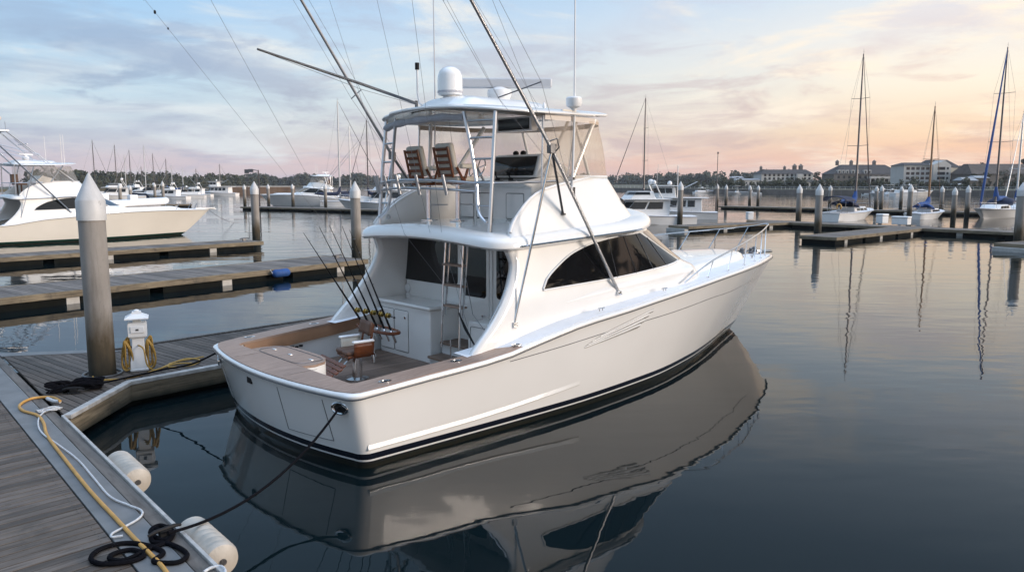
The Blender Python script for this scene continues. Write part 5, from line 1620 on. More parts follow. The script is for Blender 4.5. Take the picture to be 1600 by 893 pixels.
def power(label, loc, rz, L, style, group='motor boats at the docks', hm=None, cat='motor boat'):
    t = thing('motor_boat', label, cat, loc, rz, group)
    B = L * .31
    hm = hm or M['hullfar']
    h, dk, bf = hull_simple(L, B, L * .07, L * .12, hm, t)
    if style == 'flybridge':
        z = dk(0)
        cabin(t, 'saloon', -L * .26, L * .20, B * .74, z - .1, z + L * .125, .9, -.1, panes=2)
        cabin(t, 'trunk_cabin', L * .1, L * .36, B * .56, dk(.2 * L) - .2, dk(.25 * L) + L * .045, .9, 0, win=False)
        mb = MB(); mb.box((-.05 * L, 0, z + L * .128), (L * .46, B * .80, .09)); mb.build('flybridge_deck', M['hullfar'], t, bevel=.03)
        cabin(t, 'flybridge', -L * .14, L * .12, B * .66, z + L * .13, z + L * .195, .8, .2, wz=(.55, .95), panes=1)
        mb = MB()
        for s in (-1, 1): mb.tube([(-L * .2, s * B * .36, z + L * .13), (-L * .14, s * B * .34, z + L * .25), (-L * .14, 0, z + L * .26)], .06, 6)
        mb.build('radar_arch', M['hullfar'], t)
        dome(t, -L * .14, B * .14, z + L * .26, .22); dome(t, -L * .14, -B * .16, z + L * .26, .28)
        mb = MB(); mb.tube([(-L * .15, B * .3, z + L * .25), (-L * .16, B * .3, z + L * .42)], .02, 5); mb.build('antenna', M['steelfar'], t)
        rails(t, L, dk, bf, L * .02, L * .47)
    elif style == 'express':
        z = dk(0)
        cabin(t, 'cockpit_coaming', -L * .38, L * .05, B * .82, z - .1, z + L * .05, .3, 0, win=False)
        cabin(t, 'trunk_cabin', -L * .02, L * .36, B * .62, dk(.1 * L) - .15, dk(.2 * L) + L * .05, 2.2, 0, wz=(.3, .7), front=False)
        cabin(t, 'windshield', -L * .10, L * .10, B * .66, z + L * .05, z + L * .10, 1.2, 0, mat=M['farwin'], win=False)
        mb = MB(); mb.box((-L * .12, 0, z + L * .155), (L * .28, B * .7, .07)); tp = mb.build('hardtop', M['hullfar'], t, bevel=.03)
        for s in (-1, 1):
            for x in (-.24, .0):
                mb = MB(); mb.tube([(L * x, s * B * .34, z + L * .04), (L * x * 1.0 - .1, s * B * .32, z + L * .155)], .04, 5); mb.build('hardtop_post', M['steelfar'], tp)
        dome(t, -L * .1, 0, z + L * .16, .25)
        rails(t, L, dk, bf, L * .05, L * .47, .5)
    elif style == 'trawler':
        z = dk(-.1 * L)
        cabin(t, 'deckhouse', -L * .34, L * .16, B * .82, z - .2, z + L * .13, .25, .0, panes=4)
        cabin(t, 'pilothouse', -L * .08, L * .14, B * .66, z + L * .135, z + L * .25, -.1, .1, panes=2)
        mb = MB(); mb.box((-L * .13, 0, z + L * .134), (L * .56, B * .9, .09)); mb.build('boat_deck', M['hullfar'], t, bevel=.03)
        mb = MB(); mb.box((L * .02, 0, z + L * .255), (L * .28, B * .74, .09)); mb.build('pilothouse_roof', M['hullfar'], t, bevel=.03)
        mb = MB(); mb.tube([(-L * .1, 0, z + L * .13), (-L * .1, 0, z + L * .46)], .06, 6); mb.tube([(-L * .1, 0, z + L * .2), (-L * .3, 0, z + L * .3)], .04, 5); mb.build('mast', M['steelfar'], t)
        dome(t, -L * .02, 0, z + L * .27, .26)
        rails(t, L, dk, bf, -L * .3, L * .47, .8)
    elif style == 'skiff':
        z = dk(-.1 * L)
        cabin(t, 'console', -L * .1, L * .08, B * .4, z - .2, z + L * .12, .5, .1, wz=(.6, .95))
        mb = MB(); mb.box((-L * .03, 0, z + L * .30), (L * .3, B * .62, .06)); tp = mb.build('t_top', M['hullfar'], t, bevel=.02)
        for s in (-1, 1):
            mb = MB(); mb.tube([(-L * .03, s * B * .2, z), (-L * .03, s * B * .25, z + L * .3)], .03, 5); mb.build('post', M['steelfar'], tp)
        mb = MB(); mb.box((-L * .5, 0, z * .9), (.45, .4, .7)); mb.build('outboard', M['black'], t, bevel=.05)
    return t


def sail(label, loc, rz, L, mh, mast='mastgrey', cover='bluecov', furl='whiterope', group='moored sailing boats', mx=.06, rake=0.0, detail=True, dodger='navycov', hm=None, furlr=.055, nspread=2, boom_dir=-1):
    t = thing('sailboat', label, 'sailboat', loc, rz, group)
    B = L * .31
    h, dk, bf = hull_simple(L, B, L * .075, L * .10, hm or M['hullfar'], t, tr=.66, stem=.14)
    z = dk(0)
    cabin(t, 'cabin_trunk', -L * .12, L * .26, B * .58, z - .1, z + L * .042, 1.2, .2, wz=(.3, .75), front=False, panes=3)
    m0 = V((L * mx, 0, z)); m1 = V((L * mx + rake, 0, mh))
    mb = MB(); mb.tube([m0, m0.lerp(m1, .7), m1], [.125, .11, .075] if detail else [.12, .11, .08], 8); ms = mb.build('mast', M[mast], t)
    for f in ([.42, .72] if nspread == 2 else [.5]):
        c = m0.lerp(m1, f); hw = B * .34 * (1.1 - f * .4)
        mb = MB(); mb.tube([c + V((-.12, -hw, .06)), c, c + V((-.12, hw, .06))], .028, 5); mb.build('spreader', M[mast], ms)
    mb = MB(); mb.tube([m1, m1 + V((0, 0, .5))], .012, 4); mb.tube([m1 + V((-.2, 0, .18)), m1 + V((.3, 0, .22))], .012, 4); mb.build('masthead_vane', M['line'], ms)
    # shrouds and stays
    stem = V((L * .49, 0, dk(L * .48))); stern = V((-L * .48, 0, dk(-L * .48)))
    wr = .010 if detail else .014
    for s in (-1, 1):
        ch = V((L * mx - .15, s * (bf(L * mx) - .05), z))
        f = .72 if nspread == 2 else .5
        sp = m0.lerp(m1, f) + V((-.12, s * B * .34 * (1.1 - f * .4), .06))
        mb = MB(); mb.tube([ch, m0.lerp(m1, .42) + V((-.12, s * B * .34 * .93, .06)), sp, m1], wr, 4); mb.build('shroud', M['line'], t)
    mb = MB(); mb.tube([stern, m1], wr, 4); mb.build('backstay', M['line'], t)
    fb = stem.lerp(m1, .04); ft = stem.lerp(m1, .93)
    mb = MB(); mb.tube([stem, fb, fb.lerp(ft, .25), fb.lerp(ft, .6), ft, m1], [wr, furlr, furlr * 1.15, furlr * .8, furlr * .5, wr], 7); mb.build('furled_jib', M[furl], t)
    # boom with the sail under its cover
    b0 = m0 + V((-.1, 0, L * .085)); b1 = m0 + V((-L * .37, 0, L * .095))
    mb = MB(); mb.tube([b0, b1], .06, 6); bm_ = mb.build('boom', M[mast], t)
    pts = [b0 + V((.16, 0, L * .12)), b0 + V((.06, 0, L * .075)), b0 + V((-.3, 0, .20)), b0.lerp(b1, .35) + V((0, 0, .10)), b0.lerp(b1, .7) + V((0, 0, .07)), b1 + V((.2, 0, .06))]
    mb = MB(); mb.tube(smooth_path(pts, 4), [.12, .14, .16, .18, .22, .26, .30, .30, .31, .31, .31, .30, .29, .28, .27, .26, .25, .22, .2, .15, .1][:len(smooth_path(pts, 4))] if len(smooth_path(pts, 4)) <= 21 else .2, 8)
    mb.build('sail_cover', M[cover], bm_, smooth=60)
    if dodger:
        mb = MB(); rows = []
        for x, hh in ((-L * .06, .02), (-L * .09, L * .055), (-L * .12, L * .07), (-L * .20, L * .07)):
            rows.append([(x, B * .36 * math.cos(a), z + L * .035 + hh * (.35 + .65 * math.sin(a))) for a in [math.pi * k / 10 for k in range(11)]])
        mb.grid(rows); mb.build('dodger', M[dodger], t, smooth=60, solid=.03)
    if detail:
        for s, x0, x1, hh in ((0, L * .34, L * .50, .62), (0, -L * .5, -L * .38, .62)):
            pts = []
            for q in (-1, 1):
                p = [(x0 + (x1 - x0) * k / 4, q * max(.05, bf(x0 + (x1 - x0) * k / 4) - .06), dk(x0 + (x1 - x0) * k / 4) + hh) for k in range(5)]
                pts += (p if q < 0 else p[::-1]) if x0 > 0 else (p[::-1] if q < 0 else p)
            mb = MB(); mb.tube(pts, .018, 5); pl = mb.build('pulpit' if x0 > 0 else 'pushpit', M['steelfar'], t)
            for p in (pts[0], pts[3], pts[6], pts[9]):
                mb = MB(); mb.tube([p, (p[0], p[1], p[2] - hh)], .014, 4); mb.build('stanchion', M['steelfar'], pl)
        for q in (-1, 1):
            mb = MB(); mb.tube([(x, q * (bf(x) - .06), dk(x) + .6) for x in [-L * .38 + L * .72 * k / 10 for k in range(11)]], .008, 4); mb.build('lifeline', M['line'], t)
        mb = MB(); c = V((-L * .40, 0, dk(-L * .4) + .75)); mb.tube([c + V((0, .45 * math.cos(a), .45 * math.sin(a))) for a in [2 * math.pi * k / 20 for k in range(20)]], .02, 5, closed=True); mb.build('wheel', M['steelfar'], t)
    return t


# ---- cream yacht with green boot stripe, left
GY = thing('sportfishing_yacht', 'cream sport-fishing yacht with green boot stripe and a lookout tower, cut by the left edge', 'yacht', (-36.1, 49.7, 0), R(46), None)
GS = yacht_shell(GY, M['hullgreen'], detail=False)
# plain copy of her, moored in the middle distance, made before her own gear goes on
pm = at(478, 321)
MY = dup(GY, loc=(pm.x + 7.5, pm.y + 1.2, 0), rz=R(188), label='white sport-fishing yacht moored bow to the left in the middle distance')
for c in ALLKIDS(MY):
    if c.name.startswith('hull') and c.data: c.data = c.data.copy(); c.data.materials[0] = M['hullfar']
GY.scale = (1.1, 1.04, 1.0)


def kit(root, tower):
    mb = MB(); rows = plan_ring(3.6, 1.78, 4.7, 6.4, 5.16, ns=8, ne=10); bot = plan_ring(3.6, 1.76, 4.9, 6.78, 4.11, ns=8, ne=10)
    bot = [(x, y, curve([(3.6, 3.9), (4.4, 4.0), (5.4, 4.14)])(x)) for x, y, z in bot]
    mb.grid([bot, rows]); mb.build('clear_curtain', M['clearg'], root, smooth=80)
    for a, b in (((3.0, 1.6, 5.2), (2.95, 1.66, 3.15)), ((3.0, -1.6, 5.2), (2.95, -1.66, 3.15)), ((5.6, -1.62, 5.18), (4.85, -1.76, 4.1)), ((5.6, 1.62, 5.18), (4.85, 1.76, 4.1)), ((4.0, -1.75, 5.18), (3.6, -1.86, 3.7)), ((4.0, 1.75, 5.18), (3.6, 1.86, 3.7))):
        mb = MB(); mb.tube([a, b], .035, 6); mb.build('hardtop_post', M['alu'], root)
    mb = MB(); mb.tube([(2.95, 1.66, 4.0), (2.7, 0, 4.02), (2.95, -1.66, 4.0), (4.4, -1.78, 4.05)], .028, 6); mb.build('bridge_rail', M['alu'], root)
    mb = MB(); mb.prism([(4.2, 3.2), (4.2, 4.1), (4.6, 4.5), (5.2, 4.3), (5.2, 3.2)], -1, .9, lambda a, b, c: (a, c, b)); mb.build('helm_console', M['gel'], root)
    for y in (.75, -.2):
        mb = MB(); mb.lathe([(.05, 3.2), (.05, 3.9)], 8, (3.6, y, 0)); mb.box((3.62, y, 3.95), (.5, .5, .14)); mb.box((3.35, y, 4.3), (.12, .46, .6)); mb.build('helm_chair', M['brownpad'], root)
    mb = MB(); mb.lathe([(.16, 0), (.2, .1), (.2, .2), (.1, .26), (.08, .33)], 14, (4.0, 0, 5.56)); mb.box((4.0, 0, 5.93), (.1, 1.6, .1), rz=R(-40)); mb.build('radar_scanner', M['plastic'], root)
    for x, y in ((5.4, 1.2), (5.9, -.9), (5.6, -1.5)):
        mb = MB(); mb.tube([(x, y, 5.3), (x, y, 7.3)], [.02, .012], 5); mb.build('antenna', M['mastwhite'], root)
    for s in (-1, 1):
        mb = MB(); mb.tube([(5.75, s * 2.13, 2.0), (3.7, s * 2.3, 4.5), (1.7, s * 2.6, 6.9), (-3.5, s * 3.2, 13.0)], [.05, .045, .04, .015], 6); o = mb.build('outrigger_pole', M['alu'], root)
        mb = MB(); mb.tube([(3.7, s * 2.3, 4.5), (3.0, s * 2.12, 1.75)], .024, 5); mb.build('standoff_tube', M['alu'], o)
    if tower:
        tw_ = thing('lookout_tower', None, None); tw_.parent = root
        P4 = [(6.2, -1.6, 4.1), (6.2, 1.6, 4.1), (2.9, -1.6, 5.2), (2.9, 1.6, 5.2)]
        T4 = [(2.9, -.75, 7.4), (2.9, .75, 7.4), (1.3, -.75, 7.4), (1.3, .75, 7.4)]
        for a, b in zip(P4, T4):
            mb = MB(); mb.tube([a, b], .04, 8); mb.build('tower_leg', M['alu'], tw_)
        for a, b in (((3.9, -1.05, 6.6), (3.9, 1.05, 6.6)), ((4.5, -1.2, 5.9), (2.1, -1.1, 6.6)), ((4.5, 1.2, 5.9), (2.1, 1.1, 6.6)), ((2.1, -1.1, 6.4), (2.1, 1.1, 6.4)), ((5.5, -1.42, 4.6), (3.2, -1.1, 6.9)), ((5.0, -1.3, 5.3), (2.5, -1.3, 6.0))):
            mb = MB(); mb.tube([a, b], .025, 6); mb.build('tower_brace', M['alu'], tw_)
        mb = MB(); mb.prism([(1.2, -.85), (3.05, -.85), (3.05, .85), (1.2, .85)], 7.4, 7.46); mb.build('tower_platform', M['alu'], tw_)
        for x in (1.3, 2.9):
            for y in (-.8, .8):
                mb = MB(); mb.tube([(x, y, 7.45), (x, y * .9, 8.0)], .025, 6); mb.build('tower_post', M['alu'], tw_)
        mb = MB(); mb.lathe([(.16, 8.1), (.36, 8.15), (.40, 8.3), (.3, 8.42), (.1, 8.46)], 16, (2.5, 0, 0)); mb.tube([(2.5, 0, 7.4), (2.5, 0, 8.1)], .05, 6); mb.build('tower_dome', M['cream'], tw_)
    mb = MB(); mb.box((15.1, 0, 2.02), (1.4, .34, .09)); mb.tube([(15.2, 0, 2.0), (15.95, 0, 1.93)], .05, 6); mb.build('anchor_pulpit', M['gel'], root)
    for s in (-1, 1):
        for x in (14.1, 12.6):
            mb = MB(); mb.tube([(x, s * (bx_sheer(x) - .12), 2.0), (x + .25, s * (bx_sheer(x) - .12), 2.45)], .02, 5); mb.build('stanchion', M['steel'], root)


kit(GY, True); kit(MY, False)
# mesh cover over her windshield
for o in ALLKIDS(GY):
    if o.name.startswith('windshield'): o.data = o.data.copy(); o.data.materials[0] = M['bluegrey']
GM = Matrix.Translation(GY.location) @ Matrix.Rotation(R(46), 4, 'Z') @ Matrix.Diagonal((1.1, 1.04, 1, 1))
# dinghy on her foredeck
p = GM @ V((10.3, .1, 2.5))
dg = thing('dinghy', 'pale inflatable dinghy with an outboard, lying on the foredeck of the cream yacht', 'dinghy', p, R(46)); dg.scale = (1.2,) * 3
pts = [(-1.7, -.62, .0)] + [(-1.2 + 2.4 * k / 5, -.62, .02 * k) for k in range(6)] + [(1.65, -.42, .12), (1.9, 0, .16), (1.65, .42, .12)] + [(1.2 - 2.4 * k / 5, .62, .1 - .02 * k) for k in range(6)] + [(-1.7, .62, 0)]
mb = MB(); mb.tube(smooth_path(pts, 3), .21, 10); mb.build('tube', M['canvas'] if False else M['plastic'], dg, smooth=60)
mb = MB(); mb.prism([(-1.3, -.6), (1.4, -.45), (1.4, .45), (-1.3, .6)], -.25, -.1); mb.build('floor', M['canvas'], dg)
mb = MB(); mb.box((-1.75, 0, .35), (.45, .4, .55)); mb.box((-1.8, 0, -.0), (.18, .16, .5)); mb.build('outboard', M['plastic'], dg, bevel=.06)
mb = MB(); mb.box((-.1, 0, .28), (.5, .5, .5)); mb.build('console', M['plastic'], dg, bevel=.05)
for x in (-.9, .9):
    mb = MB(); mb.box((x, 0, -.34), (.12, 1.0, .2)); mb.build('chock', M['black'], dg)
mb = MB(); a = GM @ V((15.4, 0, 1.9)); b = at(366, 348, 0); mb.tube(sag(a, b, .2, 8), .02, 5); tag(mb.build('anchor_line', M['line'], None), 'anchor line from the bow of the cream yacht into the water', 'rope')

# ---- right-hand sailing boats
def put(u, v): p = at(u, v); return V((p.x, p.y, 0))
s1 = sail('white sailboat with blue sail cover and two yellow horseshoe buoys on its stern rail', put(1328, 343), R(45), 11.5, 17.9, 'mastgrey', 'bluecov', 'mastgrey', mx=.10)
for y, c in ((-1.0, 'a'), (1.0, 'b')):
    mb = MB(); mb.tube([(-5.62, y + .22 * math.cos(a), 1.55 + .28 * math.sin(a)) for a in [math.pi * (-.3 + 1.6 * k / 12) for k in range(13)]], .085, 8); mb.build('horseshoe_buoy', M['yellow'], s1)
mb = MB(); rows = [[(x, 1.5 * math.cos(a), 1.3 + 1.35 * (.6 + .4 * math.sin(a))) for a in [math.pi * k / 8 for k in range(9)]] for x in (-5.2, -4.6, -3.2, -2.6)]
mb.grid(rows); mb.build('bimini', M['navycov'], s1, solid=.04, smooth=60)
for x in (-4.9, -2.9):
    for y in (-1.42, 1.42):
        mb = MB(); mb.tube([(x, y * .95, 1.0), (x, y, 2.1)], .02, 4); mb.build('bimini_leg', M['steelfar'], s1)
mb = MB(); mb.tube(smooth_path([(-5.70, .7, .55), (-5.70, .5, .70), (-5.70, .3, .5), (-5.70, .05, .66), (-5.70, -.2, .5), (-5.70, -.45, .62)], 4), .03, 5); mb.build('stern_lettering', M['bluecov'], s1)
sail('small white sailboat with a brown wooden mast and bright blue covers over boom and cockpit', put(1448, 341), R(43), 9.0, 12.6, 'mastwood', 'bluecov', 'mastwood', mx=.02, dodger='bluecov', furlr=.02, nspread=1)
s3 = sail('white sailboat with a long blue furled jib and blue sail cover at the right edge', put(1556, 340), R(223), 12.5, 19.2, 'mastgrey', 'bluecov', 'bluecov', mx=.06, furlr=.13)
sail('sailboat half hidden behind the one with the blue furled jib at the right edge', put(1588, 336), R(222), 11.0, 12.5, 'mastwhite', 'bluecov', 'mastwhite', mx=.05, detail=True)
sail('sailboat with navy sail cover standing behind the white cruisers beyond the bow', put(1005, 331), R(190), 11.0, 15.6, 'mastgrey', 'navycov', 'mastgrey', mx=.0)
power('white flybridge cruiser lying bow to the left just beyond the yacht bow', put(993, 350), R(186), 11.5, 'flybridge')
power('tall white trawler behind the flybridge cruiser, its stern near the distant twin pilings', put(1042, 341), R(172), 11.0, 'trawler')
# ---- middle distance
sail('sailboat with navy sail cover moored among the boats in the middle distance', put(556, 322), R(10), 12.0, 18.0, 'mastwhite', 'navycov', 'mastgrey', mx=-.22, dodger='navycov')
power('white motor yacht with a brown side window moored left of the big yacht roof', put(602, 329), R(176), 14.0, 'flybridge')
sail('sailboat with a bare mast behind the moored motor yacht in the middle distance', put(585, 320), R(170), 11.5, 15.5, 'mastgrey', 'navycov', 'mastgrey', mx=.1, dodger=None, detail=False)
sail('sailboat with crossed dark stays, behind the navy-covered one in the middle distance', put(535, 313), R(20), 10.0, 17.0, 'mastwhite', 'navycov', 'mastgrey', mx=.2, dodger=None, detail=False, furlr=.03)
# ---- far left cluster
for u, v, rz, L, st, hm, lb in (
        (178, 312, 200, 14, 'flybridge', None, 'white flybridge yacht peeping out behind the cream yacht windshield'),
        (232, 309, 185, 15, 'express', 'hullblue', 'dark blue hulled express boat in the far left cluster'),
        (262, 311, 175, 11, 'flybridge', None, 'small white cruiser right of the dark blue hulled boat'),
        (285, 309, 190, 12, 'express', None, 'low white express boat between two cruisers in the far left cluster'),
        (303, 307, 180, 11, 'flybridge', None, 'white cruiser with a flybridge left of the big far trawler'),
        (338, 306, 178, 13.5, 'trawler', None, 'big pale trawler with two decks at the right end of the far left cluster'),
        (208, 306, 170, 13, 'flybridge', None, 'white boat farthest back in the far left cluster, behind short pilings')):
    power(lb, put(u, v), R(rz), L, st, 'boats of the far left cluster', M[hm] if hm else None)
for u, v, tv, mt, lb in ((150, 307, 221, 'mastgrey', 'far sailboat with the leftmost mast, just right of the near piling top'), (184, 307, 228, 'mastgrey', 'far sailboat with the tallest mast of the left cluster'),
                     (198, 305, 244, 'mastwhite', 'far sailboat with a pale short mast, second from a tall one'), (206, 306, 236, 'mastgrey', 'far sailboat with a dark mast in the middle of the left cluster'),
                     (229, 306, 229, 'mastwhite', 'far sailboat with a tall pale mast behind the dark blue hulled boat'), (242, 305, 241, 'mastgrey', 'far sailboat with a mast of middling height above the small white cruiser'),
                     (223, 304, 261, 'mastgrey', 'far sailboat with the shortest mast of the left cluster'), (262, 305, 249, 'mastgrey', 'far sailboat with dark mast left of a white cruiser'),
                     (270, 304, 258, 'mastwhite', 'far sailboat with a short white mast near the middle of the treeline'), (287, 304, 264, 'mastwhite', 'far sailboat with low mast before the dark trees'),
                     (308, 304, 265, 'mastgrey', 'far sailboat with low dark mast left of the big trawler'), (345, 303, 257, 'mastgrey', 'far sailboat with the rightmost mast of the left cluster')):
    p = put(u, v)
    sail(lb, p, R(random.choice((175, 190, 10, -8))), random.uniform(10, 12), CAM_H + (HOR - tv) / FOC * p.y, mt, random.choice(('navycov', 'bluecov')), mt, 'sailboats of the far left cluster', mx=0, detail=False, dodger=None, furlr=.05, nspread=1)
# ---- small white boats along the far right sea wall
k = 0
for u, v, L, st, lb in ((1366, 305.0, 8, 'skiff', 'small white boat at the sea wall, leftmost under the dark hotel porch'), (1377, 305.2, 8, 'express', 'second small white boat from the left at the sea wall'),
                   (1387, 305.3, 9, 'skiff', 'small white open boat in the middle of the sea wall row'), (1397, 305.4, 8, 'express', 'small white boat left of the largest one at the sea wall'),
                   (1426, 305.8, 14, 'express', 'largest white motor yacht at the sea wall, below the pale apartments'), (1172, 303.2, 8, 'skiff', 'small white boat at the sea wall below the left end of the white hotel'),
                   (1150, 303.0, 8, 'skiff', 'small boat at the left end of the far right sea wall'), (1100, 302.0, 9, 'express', 'far white boat below the low white sheds')):
    power(lb, put(u, v), R((8, 172, 190, 15)[k % 4]), L, st, 'small boats along the far sea wall'); k += 1
# poles on the docks
def pole(u, v, tv, label, r=.06, lamp=False):
    p = at(u, v, DZ); h = CAM_H + (HOR - tv) / FOC * p.y
    t = thing('lamp_post' if lamp else 'pole', label, 'lamp post' if lamp else 'pole', (p.x, p.y, 0))
    mb = MB(); mb.tube([(0, 0, -.5), (0, 0, h)], [r, r * .7], 8); mb.build('shaft', M['mastgrey'], t)
    mb = MB()
    if lamp: mb.tube([(0, 0, h - .1), (-1.0, 0, h + .05)], .06, 5); mb.box((-1.2, 0, h - .1), (.7, .4, .5)); mb.build('lamp_head', M['dark_metal'], t)
    elif 'signs' in label:
        mb.box((0, 0, h), (.7, .1, .6)); mb.build('sign_board', M['dark_metal'], t); mb = MB(); mb.box((0, 0, h - 1.3), (.6, .1, .5)); mb.build('sign_board', M['dark_metal'], t)
    else: mb.box((0, 0, h), (.2, .2, .3)); mb.build('finial', M['mastgrey'], t)
pole(1119, 321, 240, 'thin bare pole on the far dock right of the trawler', .07)
pole(406, 321, 266, 'dark lamp post on the dock at the bow of the moored sportfisher', .13, True)
pole(388, 322, 268, 'slim marker pole with two dark signs left of the dark lamp post', .05)
# ================================================================== far shore
M['leaf'] = None
def leafmat(name, lo, hi):
    m, nt, b = newmat(name)
    g = nt.nodes.new('ShaderNodeNewGeometry')
    c = ramp(nt, g.outputs['Random Per Island'], [(0, lo), (1, hi)])
    nt.links.new(c, b.inputs['Base Color']); b.inputs['Roughness'].default_value = .8
    return m
M['leaf'] = leafmat('oak_leaves', (.018, .024, .012), (.048, .052, .024))
M['pine'] = leafmat('pine_needles', (.016, .024, .016), (.040, .050, .028))
M['bark'] = simple('bark', (.07, .05, .038), .9, var=.3, vscale=3)
M['ground'] = simple('shore_ground', (.085, .08, .05), .9, var=.35, vscale=.05)
M['seawall'] = simple('sea_wall_stone', (.115, .10, .088), .85, var=.4, vscale=.4)


def leaf_cloud(mb, c, rx, ry, rz, n, s, rnd):
    """leaf-sized faces filling an uneven crown"""
    for _ in range(n):
        while True:
            x, y, z = rnd.uniform(-1, 1), rnd.uniform(-1, 1), rnd.uniform(-1, 1)
            q = x * x + y * y + z * z
            if q < 1 and q > rnd.random() * .5: break
        p = V((c[0] + x * rx, c[1] + y * ry, c[2] + z * rz))
        a = V((rnd.uniform(-1, 1), rnd.uniform(-1, 1), rnd.uniform(-1, 1))).normalized() * s * rnd.uniform(.6, 1.3)
        b = a.orthogonal().normalized() * s * rnd.uniform(.5, 1.1)
        mb.add([p - a, p - b * .8, p + a, p + b], [(0, 1, 2, 3)])


def tree(label, loc, h, kind, seed, group='trees on the far right shore', parts_only=False):
    rnd = random.Random(seed)
    t = thing('tree' if kind != 'pine' else 'pine_tree', label, 'tree', loc, rnd.uniform(0, 6), group)
    mb = MB(); k = .55 if kind == 'pine' else .3
    mb.tube([(0, 0, -1), (h * .01, 0, h * .3), (-h * .01, .02 * h, h * .75)], [h * .035, h * .025, h * .01], 7)
    for i in range(5):
        a = rnd.uniform(0, 6.28); z = h * rnd.uniform(k, .75)
        mb.tube([(0, 0, z), (h * .12 * math.cos(a), h * .12 * math.sin(a), z + h * .08), (h * .2 * math.cos(a), h * .2 * math.sin(a), z + h * .14)], [h * .012, h * .008, h * .004], 5)
    mb.build('trunk', M['bark'], t)
    mb = MB()
    for i in range(9 if kind != 'pine' else 7):
        a = rnd.uniform(0, 6.28); rr = rnd.uniform(.0, .26) * h * (1 if kind != 'pine' else .75); z = h * rnd.uniform(k + .08, .9)
        q = h * rnd.uniform(.10, .19)
        leaf_cloud(mb, (rr * math.cos(a), rr * math.sin(a), z), q, q, q * (.75 if kind != 'pine' else .5), 80, h * .03, rnd)
    mb.build('crown', M['pine' if kind == 'pine' else 'leaf'], t, smooth=0, fix=False)
    return t


def wood_band(name, label, pts, width, h0, h1, n, mat, seed, base=0.5):
    """a distant wood that reads as one mass: uneven crowns of leaf clumps"""
    rnd = random.Random(seed); mb = MB()
    P = [V(p) for p in pts]
    for i in range(n):
        q = (i + rnd.random()) / n * (len(P) - 1) * .9999; k = int(q); p = P[k].lerp(P[k + 1], q - k)
        d = (P[k + 1] - P[k]).normalized(); nn = V((-d.y, d.x)); dd = rnd.random()
        p = p + nn * (width * dd)
        hh = rnd.uniform(h0, h1) * (.75 + .35 * math.sin(q * 9.1 + seed) ** 2)
        w = rnd.uniform(.28, .5) * hh
        for j in range(3):
            z = base + hh * (.20 + .30 * j); r = w * (1.25 - .28 * j)
            leaf_cloud(mb, (p.x + rnd.uniform(-.2, .2) * w, p.y, z), r, r, hh * .26, 34, hh * .10, rnd)
        for j in range(2):
            r = w * (1.0 - .3 * j); z = base + hh * (.25 + .33 * j)
            vs = [(p.x + r * x * rnd.uniform(.75, 1.1), p.y + r * y, z + hh * .27 * zz * rnd.uniform(.8, 1.1)) for x, y, zz in ((1, 0, 0), (.5, .87, .1), (-.5, .87, 0), (-1, 0, .1), (-.5, -.87, 0), (.5, -.87, .1), (0, 0, 1), (0, 0, -1))]
            mb.add(vs, [(k, (k + 1) % 6, 6) for k in range(6)] + [((k + 1) % 6, k, 7) for k in range(6)])
    o = mb.build(name, mat, None, smooth=0, fix=False)
    return tag(o, label, None, None, 'stuff')


def ap(u, D): return V(((u - CX) / FOC * D, D))          # point seen at column u, D metres away
# land
def land(name, label, front, depth, h, hb=None):
    mb = MB(); rows = []
    F = [V(p) for p in front]
    rows.append([(p.x, p.y, -1) for p in F]); rows.append([(p.x, p.y, h * .9) for p in F]); rows.append([(p.x + 1, p.y + 2.0, h) for p in F])
    rows.append([(p.x * 1.15, p.y * 1.15 + 20, (hb or h)) for p in F]); rows.append([(p.x * 1.6, p.y * 1.6 + depth, (hb or h)) for p in F]); rows.append([(p.x * 1.6, p.y * 1.6 + depth, -1) for p in F])
    mb.grid(rows); o = mb.build(name, M['ground'], None, smooth=40); return tag(o, label, None, None, 'structure')
RS = [at(960, 299), at(1040, 300.5), at(1120, 302), at(1220, 303.2), at(1300, 304), at(1420, 304.6), at(1540, 305.6), at(1680, 307.5), at(1800, 309)]
RS2 = [V2(p) for p in RS]
land('shore', 'low grassy shore on the right behind the sea wall', RS2, 200, 1.7, 2.6)
LS2 = [V2(ap(u, D)) for u, D in ((-150, 330), (0, 380), (150, 430), (300, 520), (420, 680))]
land('shore', 'wooded shore on the left across the harbour', LS2, 200, 1.0, 1.5)
FS2 = [V2(ap(u, D)) for u, D in ((380, 900), (560, 950), (760, 980), (950, 900), (1120, 760), (1260, 640))]
land('shore', 'far low shore across the open water', FS2, 300, .8, 1.5)
ES2 = [(174, 212), (166, 120), (142, 45), (128, -30), (122, -120)]
land('shore', 'wooded bank to the right of the harbour', ES2[::-1], 60, 1.2, 2.0)
wood_band('wood', 'tall dark wood on the right bank, mirrored in the yacht windows', ES2[::-1], -14, 11, 17.0, 170, M['leaf'], 12)
# sea wall
sw = thing('sea_wall', 'long stone sea wall along the far right shore', 'sea wall')
mb = MB(); F = [V(p) for p in RS2]
mb.grid([[(p.x - .6, p.y - 1.2, -1) for p in F], [(p.x - .3, p.y - .8, 1.7) for p in F], [(p.x, p.y - .1, 1.72) for p in F], [(p.x, p.y - .1, -1) for p in F]]); mb.build('wall', M['seawall'], sw, smooth=20)
mb = MB(); mb.tube([(p.x, p.y - .4, 2.7) for p in F], .035, 5); mb.tube([(p.x, p.y - .4, 2.25) for p in F], .025, 5); rl = mb.build('railing', M['mastwhite'], sw)
for i in range(len(F) - 1):
    for j in range(12):
        p = F[i].lerp(F[i + 1], j / 12); mb = MB(); mb.tube([(p.x, p.y - .4, 1.7), (p.x, p.y - .4, 2.75)], .05, 4); mb.build('post', M['mastwhite'], rl)
